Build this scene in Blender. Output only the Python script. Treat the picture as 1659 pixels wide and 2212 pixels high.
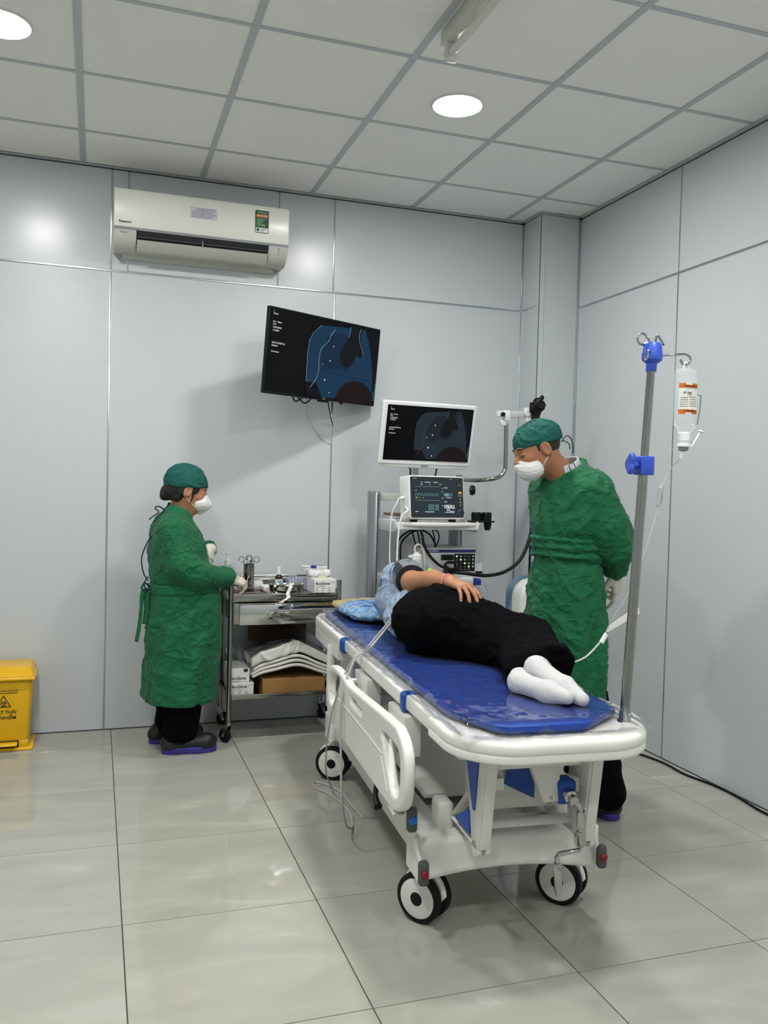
import bpy, bmesh, math, random
import numpy as np
from mathutils import Vector, Matrix

for _o in list(bpy.data.objects):
    bpy.data.objects.remove(_o, do_unlink=True)
sc = bpy.context.scene
C = sc.collection
random.seed(7)

# ------------------------------------------------------------------ camera
CAM_H = 1.3239
FPX = 1853.6                       # focal length in pixels of the 1659 x 2212 frame
YAW, PITCH, ROLL = 0.3243, -0.0298, 0.0257


def cam_axes():
    cy, sy, cp, sp = math.cos(YAW), math.sin(YAW), math.cos(PITCH), math.sin(PITCH)
    cr, sr = math.cos(ROLL), math.sin(ROLL)
    fwd = Vector((sy * cp, cy * cp, sp))
    right = Vector((cy, -sy, 0))
    up = right.cross(fwd)
    return cr * right + sr * up, -sr * right + cr * up, fwd


_r, _u, _f = cam_axes()
cam = bpy.data.cameras.new('camera')
cam.sensor_fit = 'HORIZONTAL'
cam.sensor_width = 36.0
cam.lens = 36.0 * FPX / 1659.0
cam.clip_start = 0.02
cam_ob = bpy.data.objects.new('camera', cam)
C.objects.link(cam_ob)
cam_ob.matrix_world = Matrix(((_r.x, _u.x, -_f.x, 0), (_r.y, _u.y, -_f.y, 0),
                              (_r.z, _u.z, -_f.z, CAM_H), (0, 0, 0, 1)))
sc.camera = cam_ob

# ------------------------------------------------------------------ world, exposure
w = bpy.data.worlds.new('world')
sc.world = w
w.use_nodes = True
w.node_tree.nodes['Background'].inputs[0].default_value = (0.8, 0.85, 0.9, 1)
w.node_tree.nodes['Background'].inputs[1].default_value = 0.02
sc.view_settings.view_transform = 'Standard'
sc.view_settings.look = 'None'
sc.view_settings.gamma = 1.0
sc.view_settings.use_curve_mapping = False
sc.view_settings.exposure = 0.0
LAMP_POWER = 248.0                  # emission strength of every ceiling downlight
LAMPS = [(-0.35, 3.40), (1.424, 3.40), (-0.35, 1.60), (1.424, 1.60), (-0.35, -0.20), (1.424, -0.20)]

# ------------------------------------------------------------------ helpers
def lin(c):
    c = c / 255.0
    return c / 12.92 if c <= 0.04045 else ((c + 0.055) / 1.055) ** 2.4


def rgb(r, g, b):
    return (lin(r), lin(g), lin(b), 1.0)


MATS = {}


def mat(name, col, rough=0.5, metal=0.0, var=0.0, vscale=8.0, bump=0.0, bscale=60.0, emit=None, estr=1.0,
        trans=0.0, alpha=1.0, spec=0.5, ior=1.45, sheen=0.0, coat=0.0, sss=0.0, bdist=0.002, detail=4.0):
    m = bpy.data.materials.new(name)
    m.use_nodes = True
    nt = m.node_tree
    b = nt.nodes['Principled BSDF']
    b.inputs['Base Color'].default_value = col
    b.inputs['Roughness'].default_value = rough
    b.inputs['Metallic'].default_value = metal
    b.inputs['Specular IOR Level'].default_value = spec
    b.inputs['IOR'].default_value = ior
    b.inputs['Transmission Weight'].default_value = trans
    b.inputs['Alpha'].default_value = alpha
    b.inputs['Sheen Weight'].default_value = sheen
    b.inputs['Coat Weight'].default_value = coat
    if sss:
        b.inputs['Subsurface Weight'].default_value = sss
        b.inputs['Subsurface Radius'].default_value = (0.012, 0.005, 0.003)
    if emit:
        b.inputs['Emission Color'].default_value = emit
        b.inputs['Emission Strength'].default_value = estr
    if var or bump:
        tc = nt.nodes.new('ShaderNodeTexCoord')
    if var:
        n = nt.nodes.new('ShaderNodeTexNoise')
        n.inputs['Scale'].default_value = vscale
        n.inputs['Detail'].default_value = 5
        nt.links.new(tc.outputs['Object'], n.inputs['Vector'])
        mx = nt.nodes.new('ShaderNodeMix')
        mx.data_type = 'RGBA'
        mx.inputs['A'].default_value = tuple(max(0, c * (1 - var)) for c in col[:3]) + (1,)
        mx.inputs['B'].default_value = tuple(min(1, c * (1 + var)) for c in col[:3]) + (1,)
        nt.links.new(n.outputs['Fac'], mx.inputs['Factor'])
        nt.links.new(mx.outputs['Result'], b.inputs['Base Color'])
    if bump:
        n2 = nt.nodes.new('ShaderNodeTexNoise')
        n2.inputs['Scale'].default_value = bscale
        n2.inputs['Detail'].default_value = detail
        nt.links.new(tc.outputs['Object'], n2.inputs['Vector'])
        bp = nt.nodes.new('ShaderNodeBump')
        bp.inputs['Strength'].default_value = bump
        bp.inputs['Distance'].default_value = bdist
        nt.links.new(n2.outputs['Fac'], bp.inputs['Height'])
        nt.links.new(bp.outputs['Normal'], b.inputs['Normal'])
    MATS[name] = m
    return m


FR = {}                            # world matrix of every object that has children


def frame(o):
    while o is not None:
        if o.name in FR:
            return FR[o.name]
        o = o.parent
    return Matrix.Identity(4)


def tag(o, label=None, cat=None, group=None, kind=None):
    if label:
        o['label'] = label
    if cat:
        o['category'] = cat
    if group:
        o['group'] = group
    if kind:
        o['kind'] = kind
    return o


def thing(name, label, cat, loc=(0, 0, 0), rotz=0.0, group=None):
    o = bpy.data.objects.new(name, None)
    o.empty_display_size = 0.1
    C.objects.link(o)
    o.location = loc
    o.rotation_euler = (0, 0, rotz)
    FR[o.name] = Matrix.Translation(loc) @ Matrix.Rotation(rotz, 4, 'Z')
    return tag(o, label, cat, group)


def link(name, me, m, parent=None):
    o = bpy.data.objects.new(name, me)
    if m is not None and not me.materials:
        me.materials.append(m)
    C.objects.link(o)
    if parent is not None:
        o.parent = parent
    return o


def finish(me, smooth=38):
    if smooth is None:
        return
    me.polygons.foreach_set('use_smooth', [True] * len(me.polygons))
    if smooth < 180:
        me.set_sharp_from_angle(angle=math.radians(smooth))


def obj_np(name, V, F, m, parent=None, local=False, smooth=180):
    V = np.asarray(V, dtype=np.float64)
    if parent is not None and not local:
        M = np.array(frame(parent).inverted())
        V = V @ M[:3, :3].T + M[:3, 3]
    me = bpy.data.meshes.new(name)
    F = [tuple(int(i) for i in f) for f in F] if not isinstance(F, np.ndarray) else F.tolist()
    me.from_pydata(V.tolist(), [], F)
    me.update()
    finish(me, smooth)
    return link(name, me, m, parent)


class MB:
    """collects simple solids and links them as one mesh object"""

    def __init__(s):
        s.v = []
        s.f = []

    def add(s, vs, fs):
        o = len(s.v)
        s.v += [tuple(v) for v in vs]
        s.f += [tuple(i + o for i in f) for f in fs]
        return s

    def box(s, x0, x1, y0, y1, z0, z1, M=None):
        vs = [Vector((x, y, z)) for x in (x0, x1) for y in (y0, y1) for z in (z0, z1)]
        if M is not None:
            vs = [M @ v for v in vs]
        return s.add(vs, [(0, 1, 3, 2), (4, 6, 7, 5), (0, 4, 5, 1), (2, 3, 7, 6), (0, 2, 6, 4), (1, 5, 7, 3)])

    def hexa(s, bottom, top):
        return s.add(list(bottom) + list(top),
                     [(3, 2, 1, 0), (4, 5, 6, 7), (0, 1, 5, 4), (1, 2, 6, 5), (2, 3, 7, 6), (3, 0, 4, 7)])

    def lathe(s, prof, org=(0, 0, 0), axis=(0, 0, 1), seg=24, cap=True):
        """prof: list of (radius, height) along axis"""
        a = Vector(axis).normalized()
        t = Vector((1, 0, 0)) if abs(a.x) < 0.9 else Vector((0, 1, 0))
        e1 = a.cross(t).normalized()
        e2 = a.cross(e1)
        org = Vector(org)
        vs, fs = [], []
        for r, h in prof:
            for k in range(seg):
                th = 2 * math.pi * k / seg
                vs.append(org + a * h + (e1 * math.cos(th) + e2 * math.sin(th)) * r)
        n = len(prof)
        for i in range(n - 1):
            for k in range(seg):
                k2 = (k + 1) % seg
                fs.append((i * seg + k, i * seg + k2, (i + 1) * seg + k2, (i + 1) * seg + k))
        if cap:
            fs.append(tuple(reversed(range(seg))))
            fs.append(tuple((n - 1) * seg + k for k in range(seg)))
        return s.add(vs, fs)

    def cyl(s, a, b, r, r2=None, seg=16):
        a, b = Vector(a), Vector(b)
        return s.lathe([(r, 0), (r if r2 is None else r2, (b - a).length)], a, b - a, seg)

    def tube(s, pts, r, seg=8, closed=False, smoothn=0, flat=None):
        pts = [Vector(p) for p in pts]
        if smoothn:
            pts = spline(pts, smoothn, closed)
        n = len(pts)
        rad = r if isinstance(r, (list, tuple)) else [r] * n
        if len(rad) != n:
            rad = list(np.interp(np.linspace(0, 1, n), np.linspace(0, 1, len(rad)), rad))
        vs, fs = [], []
        prev = None
        for i, p in enumerate(pts):
            if closed:
                d = pts[(i + 1) % n] - pts[i - 1]
            else:
                d = pts[min(i + 1, n - 1)] - pts[max(i - 1, 0)]
            d = d.normalized() if d.length > 1e-9 else Vector((0, 0, 1))
            if prev is None:
                t = Vector((0, 0, 1)) if abs(d.z) < 0.9 else Vector((1, 0, 0))
                e = d.cross(t).normalized()
            else:
                e = prev - d * prev.dot(d)
                e = e.normalized()
            prev = e
            g = d.cross(e)
            fl = 1.0 if flat is None else flat
            for k in range(seg):
                th = 2 * math.pi * k / seg
                vs.append(p + (e * math.cos(th) + g * math.sin(th) * fl) * rad[i])
        m = n if closed else n - 1
        for i in range(m):
            j = (i + 1) % n
            for k in range(seg):
                k2 = (k + 1) % seg
                fs.append((i * seg + k, i * seg + k2, j * seg + k2, j * seg + k))
        if not closed:
            fs.append(tuple(reversed(range(seg))))
            fs.append(tuple((n - 1) * seg + k for k in range(seg)))
        return s.add(vs, fs)

    def sheet(s, grid, thick=0.0):
        """grid[i][j] of points"""
        ni, nj = len(grid), len(grid[0])
        vs = [Vector(p) for row in grid for p in row]
        fs = [(i * nj + j, (i + 1) * nj + j, (i + 1) * nj + j + 1, i * nj + j + 1)
              for i in range(ni - 1) for j in range(nj - 1)]
        return s.add(vs, fs)

    def build(s, name, m, parent=None, bevel=0.0, bseg=2, smooth=38, local=False):
        vs = s.v
        if parent is not None and not local:
            M = frame(parent).inverted()
            vs = [M @ Vector(v) for v in vs]
        me = bpy.data.meshes.new(name)
        me.from_pydata([tuple(v) for v in vs], [], s.f)
        bm = bmesh.new()
        bm.from_mesh(me)
        bmesh.ops.recalc_face_normals(bm, faces=bm.faces)
        if bevel:
            es = [e for e in bm.edges if len(e.link_faces) == 2 and e.calc_face_angle(0) > 0.5]
            bmesh.ops.bevel(bm, geom=es, offset=bevel, segments=bseg, affect='EDGES', profile=0.5,
                            clamp_overlap=True)
        bm.to_mesh(me)
        bm.free()
        finish(me, smooth)
        return link(name, me, m, parent)


def spline(pts, n, closed=False):
    P = [Vector(p) for p in pts]
    L = len(P)
    out = []
    rng = range(L) if closed else range(L - 1)
    for i in rng:
        if closed:
            a, b, c, d = P[i - 1], P[i], P[(i + 1) % L], P[(i + 2) % L]
        else:
            a, b, c, d = P[max(i - 1, 0)], P[i], P[i + 1], P[min(i + 2, L - 1)]
        for k in range(n):
            t = k / n
            out.append(0.5 * ((2 * b) + (c - a) * t + (2 * a - 5 * b + 4 * c - d) * t * t
                              + (3 * b - a - 3 * c + d) * t ** 3))
    if not closed:
        out.append(P[-1])
    return out


def rrect(x0, x1, y0, y1, r, n=6):
    """rounded rectangle outline, r may be 4 radii (x0y0, x1y0, x1y1, x0y1)"""
    rs = r if isinstance(r, (list, tuple)) else [r] * 4
    cs = [(x0 + rs[0], y0 + rs[0], rs[0], math.pi), (x1 - rs[1], y0 + rs[1], rs[1], 1.5 * math.pi),
          (x1 - rs[2], y1 - rs[2], rs[2], 0), (x0 + rs[3], y1 - rs[3], rs[3], 0.5 * math.pi)]
    out = []
    for cx, cy, rr, a0 in cs:
        for k in range(n + 1):
            a = a0 + 0.5 * math.pi * k / n
            out.append((cx + rr * math.cos(a), cy + rr * math.sin(a)))
    return out


def plate(name, polys, thick, m, parent, org=(0, 0, 0), right=(1, 0, 0), up=(0, 1, 0), bevel=0.0, local=False,
          bres=2, smooth=40):
    """a plate cut from closed outlines (the first is the border, the others holes); thickness along right x up"""
    cu = bpy.data.curves.new('outline', 'CURVE')
    cu.dimensions = '2D'
    cu.fill_mode = 'BOTH'
    cu.extrude = max(thick / 2 - bevel, 0.00001)
    cu.bevel_depth = bevel
    cu.bevel_resolution = bres
    cu.offset = -bevel
    for pl in polys:
        sp = cu.splines.new('POLY')
        sp.points.add(len(pl) - 1)
        for q, p in zip(sp.points, pl):
            q.co = (p[0], p[1], 0, 1)
        sp.use_cyclic_u = True
    ob = bpy.data.objects.new('outline', cu)
    C.objects.link(ob)
    dg = bpy.context.evaluated_depsgraph_get()
    me = bpy.data.meshes.new_from_object(ob.evaluated_get(dg))
    bpy.data.objects.remove(ob, do_unlink=True)
    bpy.data.curves.remove(cu)
    r, u = Vector(right).normalized(), Vector(up).normalized()
    n = r.cross(u)
    M = Matrix(((r.x, u.x, n.x, org[0]), (r.y, u.y, n.y, org[1]), (r.z, u.z, n.z, org[2]), (0, 0, 0, 1)))
    if parent is not None and not local:
        M = frame(parent).inverted() @ M
    me.transform(M)
    me.name = name
    me.materials.clear()
    finish(me, smooth)
    return link(name, me, m, parent)


def text(name, s, size, org, right, up, m, parent, align='CENTER', ext=0.0004, local=False, bold=0.0):
    cu = bpy.data.curves.new('lettering', 'FONT')
    cu.body = s
    cu.size = size
    cu.align_x = align
    cu.align_y = 'CENTER'
    cu.extrude = ext
    cu.offset = bold
    cu.resolution_u = 2
    ob = bpy.data.objects.new('lettering', cu)
    C.objects.link(ob)
    dg = bpy.context.evaluated_depsgraph_get()
    me = bpy.data.meshes.new_from_object(ob.evaluated_get(dg))
    bpy.data.objects.remove(ob, do_unlink=True)
    bpy.data.curves.remove(cu)
    r, u = Vector(right).normalized(), Vector(up).normalized()
    n = r.cross(u)
    M = Matrix(((r.x, u.x, n.x, org[0]), (r.y, u.y, n.y, org[1]), (r.z, u.z, n.z, org[2]), (0, 0, 0, 1)))
    if parent is not None and not local:
        M = frame(parent).inverted() @ M
    me.transform(M)
    me.name = name
    me.materials.clear()
    return link(name, me, m, parent)


# ------------------------------------------------------------------ soft shapes: distance fields meshed by surface nets
def smin(a, b, k):
    h = np.clip(0.5 + 0.5 * (b - a) / k, 0, 1)
    return b * (1 - h) + a * h - k * h * (1 - h)


def smax(a, b, k):
    return -smin(-a, -b, k)


def s_cone(p, a, b, r1, r2):
    a = np.asarray(a, np.float32)
    b = np.asarray(b, np.float32)
    ba = b - a
    L = float(ba @ ba) + 1e-12
    t = np.clip((p - a) @ ba / L, 0, 1)
    q = p - a - t[:, None] * ba
    return np.sqrt((q * q).sum(1)) - (r1 + (r2 - r1) * t)


def s_ell(p, c, r, R=None):
    q = p - np.asarray(c, np.float32)
    if R is not None:
        q = q @ np.asarray(R, np.float32)          # columns of R are the ellipsoid's axes
    r = np.asarray(r, np.float32)
    k0 = np.sqrt(((q / r) ** 2).sum(1)) + 1e-9
    k1 = np.sqrt(((q / (r * r)) ** 2).sum(1)) + 1e-9
    return k0 * (k0 - 1) / k1


def s_box(p, c, h, r=0.0, R=None):
    q = p - np.asarray(c, np.float32)
    if R is not None:
        q = q @ np.asarray(R, np.float32)
    q = np.abs(q) - (np.asarray(h, np.float32) - r)
    return np.sqrt((np.maximum(q, 0) ** 2).sum(1)) + np.minimum(q.max(1), 0) - r


def rotm(yaw=0, pitch=0, roll=0):
    """columns = axes of a body facing +x turned by yaw about z, pitched (positive = nose down), rolled"""
    M = Matrix.Rotation(yaw, 3, 'Z') @ Matrix.Rotation(pitch, 3, 'Y') @ Matrix.Rotation(roll, 3, 'X')
    return np.array(M, np.float32)


def sdf_mesh(f, lo, hi, h):
    b = 8
    lo = np.asarray(lo, np.float32)
    n = np.ceil((np.asarray(hi) - lo) / h / b).astype(int)
    N = n * b
    cen = np.stack(np.meshgrid(*[(np.arange(k) * b + (b - 1) / 2) * h for k in n], indexing='ij'), -1).reshape(-1, 3)
    dc = f((cen + lo).astype(np.float32))
    act = np.abs(dc) < b * h * 1.6
    V = np.repeat(np.sign(dc)[:, None] * 1e3, b ** 3, 1).astype(np.float32)
    off = np.stack(np.meshgrid(*[(np.arange(b) - (b - 1) / 2) * h] * 3, indexing='ij'), -1).reshape(-1, 3)
    ia = np.nonzero(act)[0]
    for s in range(0, len(ia), 400):
        ii = ia[s:s + 400]
        pts = (cen[ii][:, None, :] + off[None] + lo).reshape(-1, 3).astype(np.float32)
        V[ii] = f(pts).reshape(len(ii), -1)
    V = V.reshape(n[0], n[1], n[2], b, b, b).transpose(0, 3, 1, 4, 2, 5).reshape(N)
    S = V < 0
    cs = [S[i:N[0] - 1 + i, j:N[1] - 1 + j, k:N[2] - 1 + k] for i in (0, 1) for j in (0, 1) for k in (0, 1)]
    cnt = sum(c.astype(np.int8) for c in cs)
    cell = np.nonzero((cnt > 0) & (cnt < 8))
    I = np.stack(cell, 1)
    idx = -np.ones(tuple(N - 1), np.int64)
    idx[cell] = np.arange(len(I))
    acc = np.zeros((len(I), 3))
    num = np.zeros(len(I))
    corners = [(i, j, k) for i in (0, 1) for j in (0, 1) for k in (0, 1)]
    for ax in range(3):
        for c in corners:
            if c[ax]:
                continue
            d = list(c)
            d[ax] = 1
            va = V[I[:, 0] + c[0], I[:, 1] + c[1], I[:, 2] + c[2]]
            vb = V[I[:, 0] + d[0], I[:, 1] + d[1], I[:, 2] + d[2]]
            mk = (va < 0) != (vb < 0)
            t = np.where(mk, va / np.where(mk, va - vb, 1), 0)
            P = np.array(c, float)[None].repeat(len(I), 0)
            P[:, ax] = t
            acc += P * mk[:, None]
            num += mk
    verts = (I + acc / num[:, None]) * h + lo
    faces = []
    for ax in range(3):
        a1, a2 = (ax + 1) % 3, (ax + 2) % 3
        A = np.take(S, range(0, N[ax] - 1), ax)
        B = np.take(S, range(1, N[ax]), ax)
        e = np.stack(np.nonzero(A != B), 1)
        e = e[(e[:, a1] > 0) & (e[:, a2] > 0) & (e[:, a1] < N[a1] - 1) & (e[:, a2] < N[a2] - 1)]
        inside = S[e[:, 0], e[:, 1], e[:, 2]]
        q = []
        for d1, d2 in ((-1, -1), (0, -1), (0, 0), (-1, 0)):
            g = e.copy()
            g[:, a1] += d1
            g[:, a2] += d2
            q.append(idx[g[:, 0], g[:, 1], g[:, 2]])
        q = np.stack(q, 1)
        q[~inside] = q[~inside][:, ::-1]
        faces.append(q)
    return verts, np.concatenate(faces)


def vnormals(V, F):
    n = np.cross(V[F[:, 2]] - V[F[:, 0]], V[F[:, 3]] - V[F[:, 1]])
    N = np.zeros_like(V)
    for k in range(4):
        np.add.at(N, F[:, k], n)
    return N / (np.linalg.norm(N, axis=1)[:, None] + 1e-12)


def smooth_mesh(V, F, it=2, lam=0.5):
    e = np.concatenate([F[:, [0, 1]], F[:, [1, 2]], F[:, [2, 3]], F[:, [3, 0]]])
    for _ in range(it):
        A = np.zeros_like(V)
        c = np.zeros(len(V))
        np.add.at(A, e[:, 0], V[e[:, 1]])
        np.add.at(A, e[:, 1], V[e[:, 0]])
        np.add.at(c, e[:, 0], 1)
        np.add.at(c, e[:, 1], 1)
        V = V + lam * (A / c[:, None] - V)
    return V


def noise3(p, seed=0):
    """value noise in [-1, 1]"""
    p = np.asarray(p, np.float64)
    i = np.floor(p).astype(np.int64)
    f = p - i
    f = f * f * f * (f * (f * 6 - 15) + 10)

    def hsh(x, y, z):
        n = (x * 374761393 + y * 668265263 + z * 2147483647 + seed * 1274126177) & 0xffffffff
        n = ((n ^ (n >> 13)) * 1274126177) & 0xffffffff
        return ((n ^ (n >> 16)) & 0xffff) / 32767.5 - 1
    out = 0
    for a in (0, 1):
        for b in (0, 1):
            for c in (0, 1):
                wgt = (f[:, 0] if a else 1 - f[:, 0]) * (f[:, 1] if b else 1 - f[:, 1]) * (f[:, 2] if c else 1 - f[:, 2])
                out = out + wgt * hsh(i[:, 0] + a, i[:, 1] + b, i[:, 2] + c)
    return out


def crease(V, F, amp, scale, seed=0, stretch=(1, 1, 1), weight=None):
    """press soft folds and sharp creases into a cloth surface along its normals"""
    N = vnormals(V, F)
    q = V * np.asarray(stretch) * scale
    wv = np.stack([noise3(q * 0.7, seed + 1), noise3(q * 0.7, seed + 2), noise3(q * 0.7, seed + 3)], 1)
    n1 = noise3(q + wv * 1.1, seed + 4)
    n2 = noise3(q * np.array((1.7, 1.7, 2.3)) + wv * 1.6, seed + 5)
    n3 = noise3(q * 0.6, seed + 6)
    d = np.exp(-(n1 / 0.17) ** 2) + 0.55 * np.exp(-(n2 / 0.2) ** 2) - 0.40 + 0.35 * n3
    if weight is not None:
        d = d * weight
    return V + N * (d * amp)[:, None]


def soft(name, f, lo, hi, h, m, parent, cr=None, it=1, local=False):
    V, F = sdf_mesh(f, lo, hi, h)
    if it:
        V = smooth_mesh(V, F, it)
    if cr:
        for c in (cr if isinstance(cr, list) else [cr]):
            V = crease(V, F, **c)
    return obj_np(name, V, F, m, parent, local)
# ------------------------------------------------------------------ materials
M_white = mat('white_plastic', rgb(222, 224, 222), 0.35)
M_bedwhite = mat('bed_white_plastic', rgb(226, 226, 220), 0.32, var=0.03, vscale=5)
M_bedmetal = mat('bed_white_enamel', rgb(214, 214, 208), 0.35)
M_bedblue = mat('bed_blue_plastic', rgb(22, 72, 156), 0.4)
M_steel = mat('polished_steel', rgb(158, 156, 150), 0.14, 1.0, var=0.05, vscale=12)
M_chrome = mat('chrome', rgb(180, 180, 180), 0.08, 1.0)
M_alu = mat('brushed_aluminium', rgb(176, 180, 184), 0.3, 0.85)
M_black = mat('black_plastic', rgb(11, 11, 13), 0.42, spec=.3)
M_rubber = mat('black_rubber', rgb(14, 14, 15), 0.6, spec=.3)
M_grey = mat('grey_plastic', rgb(120, 124, 128), 0.45)
M_lightgrey = mat('light_grey_plastic', rgb(186, 190, 192), 0.4)
M_ink = mat('black_ink', rgb(25, 25, 28), 0.6)
M_print_grey = mat('grey_ink', rgb(110, 112, 116), 0.6)


def wall_mat():
    m = mat('wall_panel_laminate', rgb(196, 202, 205), 0.25, spec=0.42)
    nt = m.node_tree
    b = nt.nodes['Principled BSDF']
    tc = nt.nodes.new('ShaderNodeTexCoord')
    n = nt.nodes.new('ShaderNodeTexNoise')
    n.inputs['Scale'].default_value = 2.2
    n.inputs['Detail'].default_value = 2
    nt.links.new(tc.outputs['Object'], n.inputs['Vector'])
    bp = nt.nodes.new('ShaderNodeBump')
    bp.inputs['Strength'].default_value = 0.12
    bp.inputs['Distance'].default_value = 0.01
    nt.links.new(n.outputs['Fac'], bp.inputs['Height'])
    nt.links.new(bp.outputs['Normal'], b.inputs['Normal'])
    return m


def tile_mat():
    m = mat('floor_tile_porcelain', rgb(170, 170, 160), 0.06, spec=0.5)
    nt = m.node_tree
    b = nt.nodes['Principled BSDF']
    tc = nt.nodes.new('ShaderNodeTexCoord')
    oi = nt.nodes.new('ShaderNodeObjectInfo')
    ad = nt.nodes.new('ShaderNodeVectorMath')
    ad.operation = 'ADD'
    sc_ = nt.nodes.new('ShaderNodeVectorMath')
    sc_.operation = 'SCALE'
    sc_.inputs['Scale'].default_value = 37.0
    nt.links.new(oi.outputs['Random'], sc_.inputs[0])
    mp = nt.nodes.new('ShaderNodeMapping')
    mp.inputs['Scale'].default_value = (1.5, 4.2, 1.0)
    mp.inputs['Rotation'].default_value = (0, 0, 0.30)
    nt.links.new(tc.outputs['Object'], ad.inputs[0])
    nt.links.new(sc_.outputs[0], ad.inputs[1])
    nt.links.new(ad.outputs[0], mp.inputs['Vector'])
    n = nt.nodes.new('ShaderNodeTexNoise')
    n.inputs['Scale'].default_value = 1.5
    n.inputs['Detail'].default_value = 6
    n.inputs['Distortion'].default_value = 0.8
    nt.links.new(mp.outputs['Vector'], n.inputs['Vector'])
    r = nt.nodes.new('ShaderNodeValToRGB')
    cr = r.color_ramp
    cr.elements[0].position = 0.30
    cr.elements[0].color = rgb(160, 160, 151)
    cr.elements[1].position = 0.62
    cr.elements[1].color = rgb(171, 171, 161)
    e = cr.elements.new(0.70)
    e.color = rgb(177, 177, 168)
    e = cr.elements.new(0.735)
    e.color = rgb(188, 188, 180)
    e = cr.elements.new(0.76)
    e.color = rgb(176, 176, 166)
    nt.links.new(n.outputs['Fac'], r.inputs['Fac'])
    nt.links.new(r.outputs['Color'], b.inputs['Base Color'])
    return m


M_wall = wall_mat()
M_tile = tile_mat()
M_grout = mat('dark_grout', rgb(70, 68, 64), 0.8)
M_ceil = mat('ceiling_tile_gypsum', rgb(240, 240, 236), 0.75, var=0.02, vscale=3, bump=0.12, bscale=220)
M_tbar = mat('ceiling_grid_enamel', rgb(182, 187, 190), 0.4)
M_trim = mat('aluminium_trim', rgb(188, 192, 196), 0.22, 0.9)
M_shadowgap = mat('dark_gap', rgb(58, 60, 62), 0.7)
M_lamp = mat('lamp_diffuser', rgb(255, 252, 245), 0.5, emit=(1.0, 0.985, 0.95, 1), estr=LAMP_POWER)

# ------------------------------------------------------------------ room shell
H = 2.939
XL, XR, YB, YF = -2.2, 2.70, 4.728, -1.6          # left, right, back, behind the camera
PB = 0.006                                        # panel thickness in front of the wall's core
floor = MB().box(XL - .2, XR + .2, YF - .2, YB + .2, -0.12, -0.004).build('floor', M_grout, smooth=None)
tag(floor, kind='structure')
FX0, FY0, FS = 0.0926, 4.4017, 0.594
cache = {}


def cells(lo, hi, o, s):
    k0 = math.floor((lo - o) / s)
    out = []
    k = k0
    while o + k * s < hi:
        a, b = max(lo, o + k * s), min(hi, o + (k + 1) * s)
        if b - a > 0.02:
            out.append((a, b))
        k += 1
    return out


def slab(key, wx, wy, z0, z1, m, bev):
    k = (key, round(wx, 3), round(wy, 3))
    if k not in cache:
        ob = MB().box(-wx / 2, wx / 2, -wy / 2, wy / 2, z0, z1).build('slab', m, bevel=bev, bseg=1, smooth=None)
        cache[k] = ob.data
        bpy.data.objects.remove(ob, do_unlink=True)
    return cache[k]


for a, b in cells(XL, XR, FX0, FS):
    for c, d in cells(YF, YB, FY0, FS):
        g = 0.0016
        me = slab('floor', b - a - 2 * g, d - c - 2 * g, -0.0039, 0.0, M_tile, 0.0007)
        o = link('floor_tile', me, M_tile, floor)
        o.location = ((a + b) / 2, (c + d) / 2, 0)

ceiling = MB().box(XL - .2, XR + .2, YF - .2, YB + .2, H + 0.016, H + 0.12).build('ceiling', M_shadowgap, smooth=None)
tag(ceiling, kind='structure')
CX0, CY0, CS = -0.087, 3.085, 0.6
BW = 0.0135
for a, b in cells(XL, XR, CX0, CS):
    for c, d in cells(YF, YB, CY0, CS):
        me = slab('ceil', b - a - 0.006, d - c - 0.006, 0.004, 0.0155, M_ceil, 0.0)
        o = link('ceiling_tile', me, M_ceil, ceiling)
        o.location = ((a + b) / 2, (c + d) / 2, H)
for a, b in cells(XL, XR, CX0, CS)[1:]:
    MB().box(a - BW, a + BW, YF, YB, H, H + 0.0038).build('grid_runner', M_tbar, ceiling, smooth=None)
    for c, d in cells(YF, YB, CY0, CS)[1:]:
        me = slab('tee', CS - 2 * BW, 1.5 * BW, 0.0006, 0.0038, M_tbar, 0.0)
        if abs(b - a - CS) < 0.01:
            o = link('cross_tee', me, M_tbar, ceiling)
            o.location = ((a + b) / 2, c, H)
        else:
            MB().box(a + BW, b, c - .75 * BW, c + .75 * BW, H + .0006, H + .0038).build('cross_tee', M_tbar, ceiling, smooth=None)
a, b = cells(XL, XR, CX0, CS)[0]
for c, d in cells(YF, YB, CY0, CS)[1:]:
    MB().box(a, b - BW, c - .75 * BW, c + .75 * BW, H + .0006, H + .0038).build('cross_tee', M_tbar, ceiling, smooth=None)
for (x0, x1, y0, y1) in ((XL, XR, YB - .02, YB), (XR - .02, XR, YF, YB - .02), (XL, XL + .02, YF, YB - .02),
                         (XL + .02, XR - .02, YF, YF + .02)):
    MB().box(x0, x1, y0, y1, H - .004, H).build('wall_angle', M_tbar, ceiling, smooth=None)

HS = 2.41                                         # height of the horizontal joint
G = 0.0025


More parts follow.
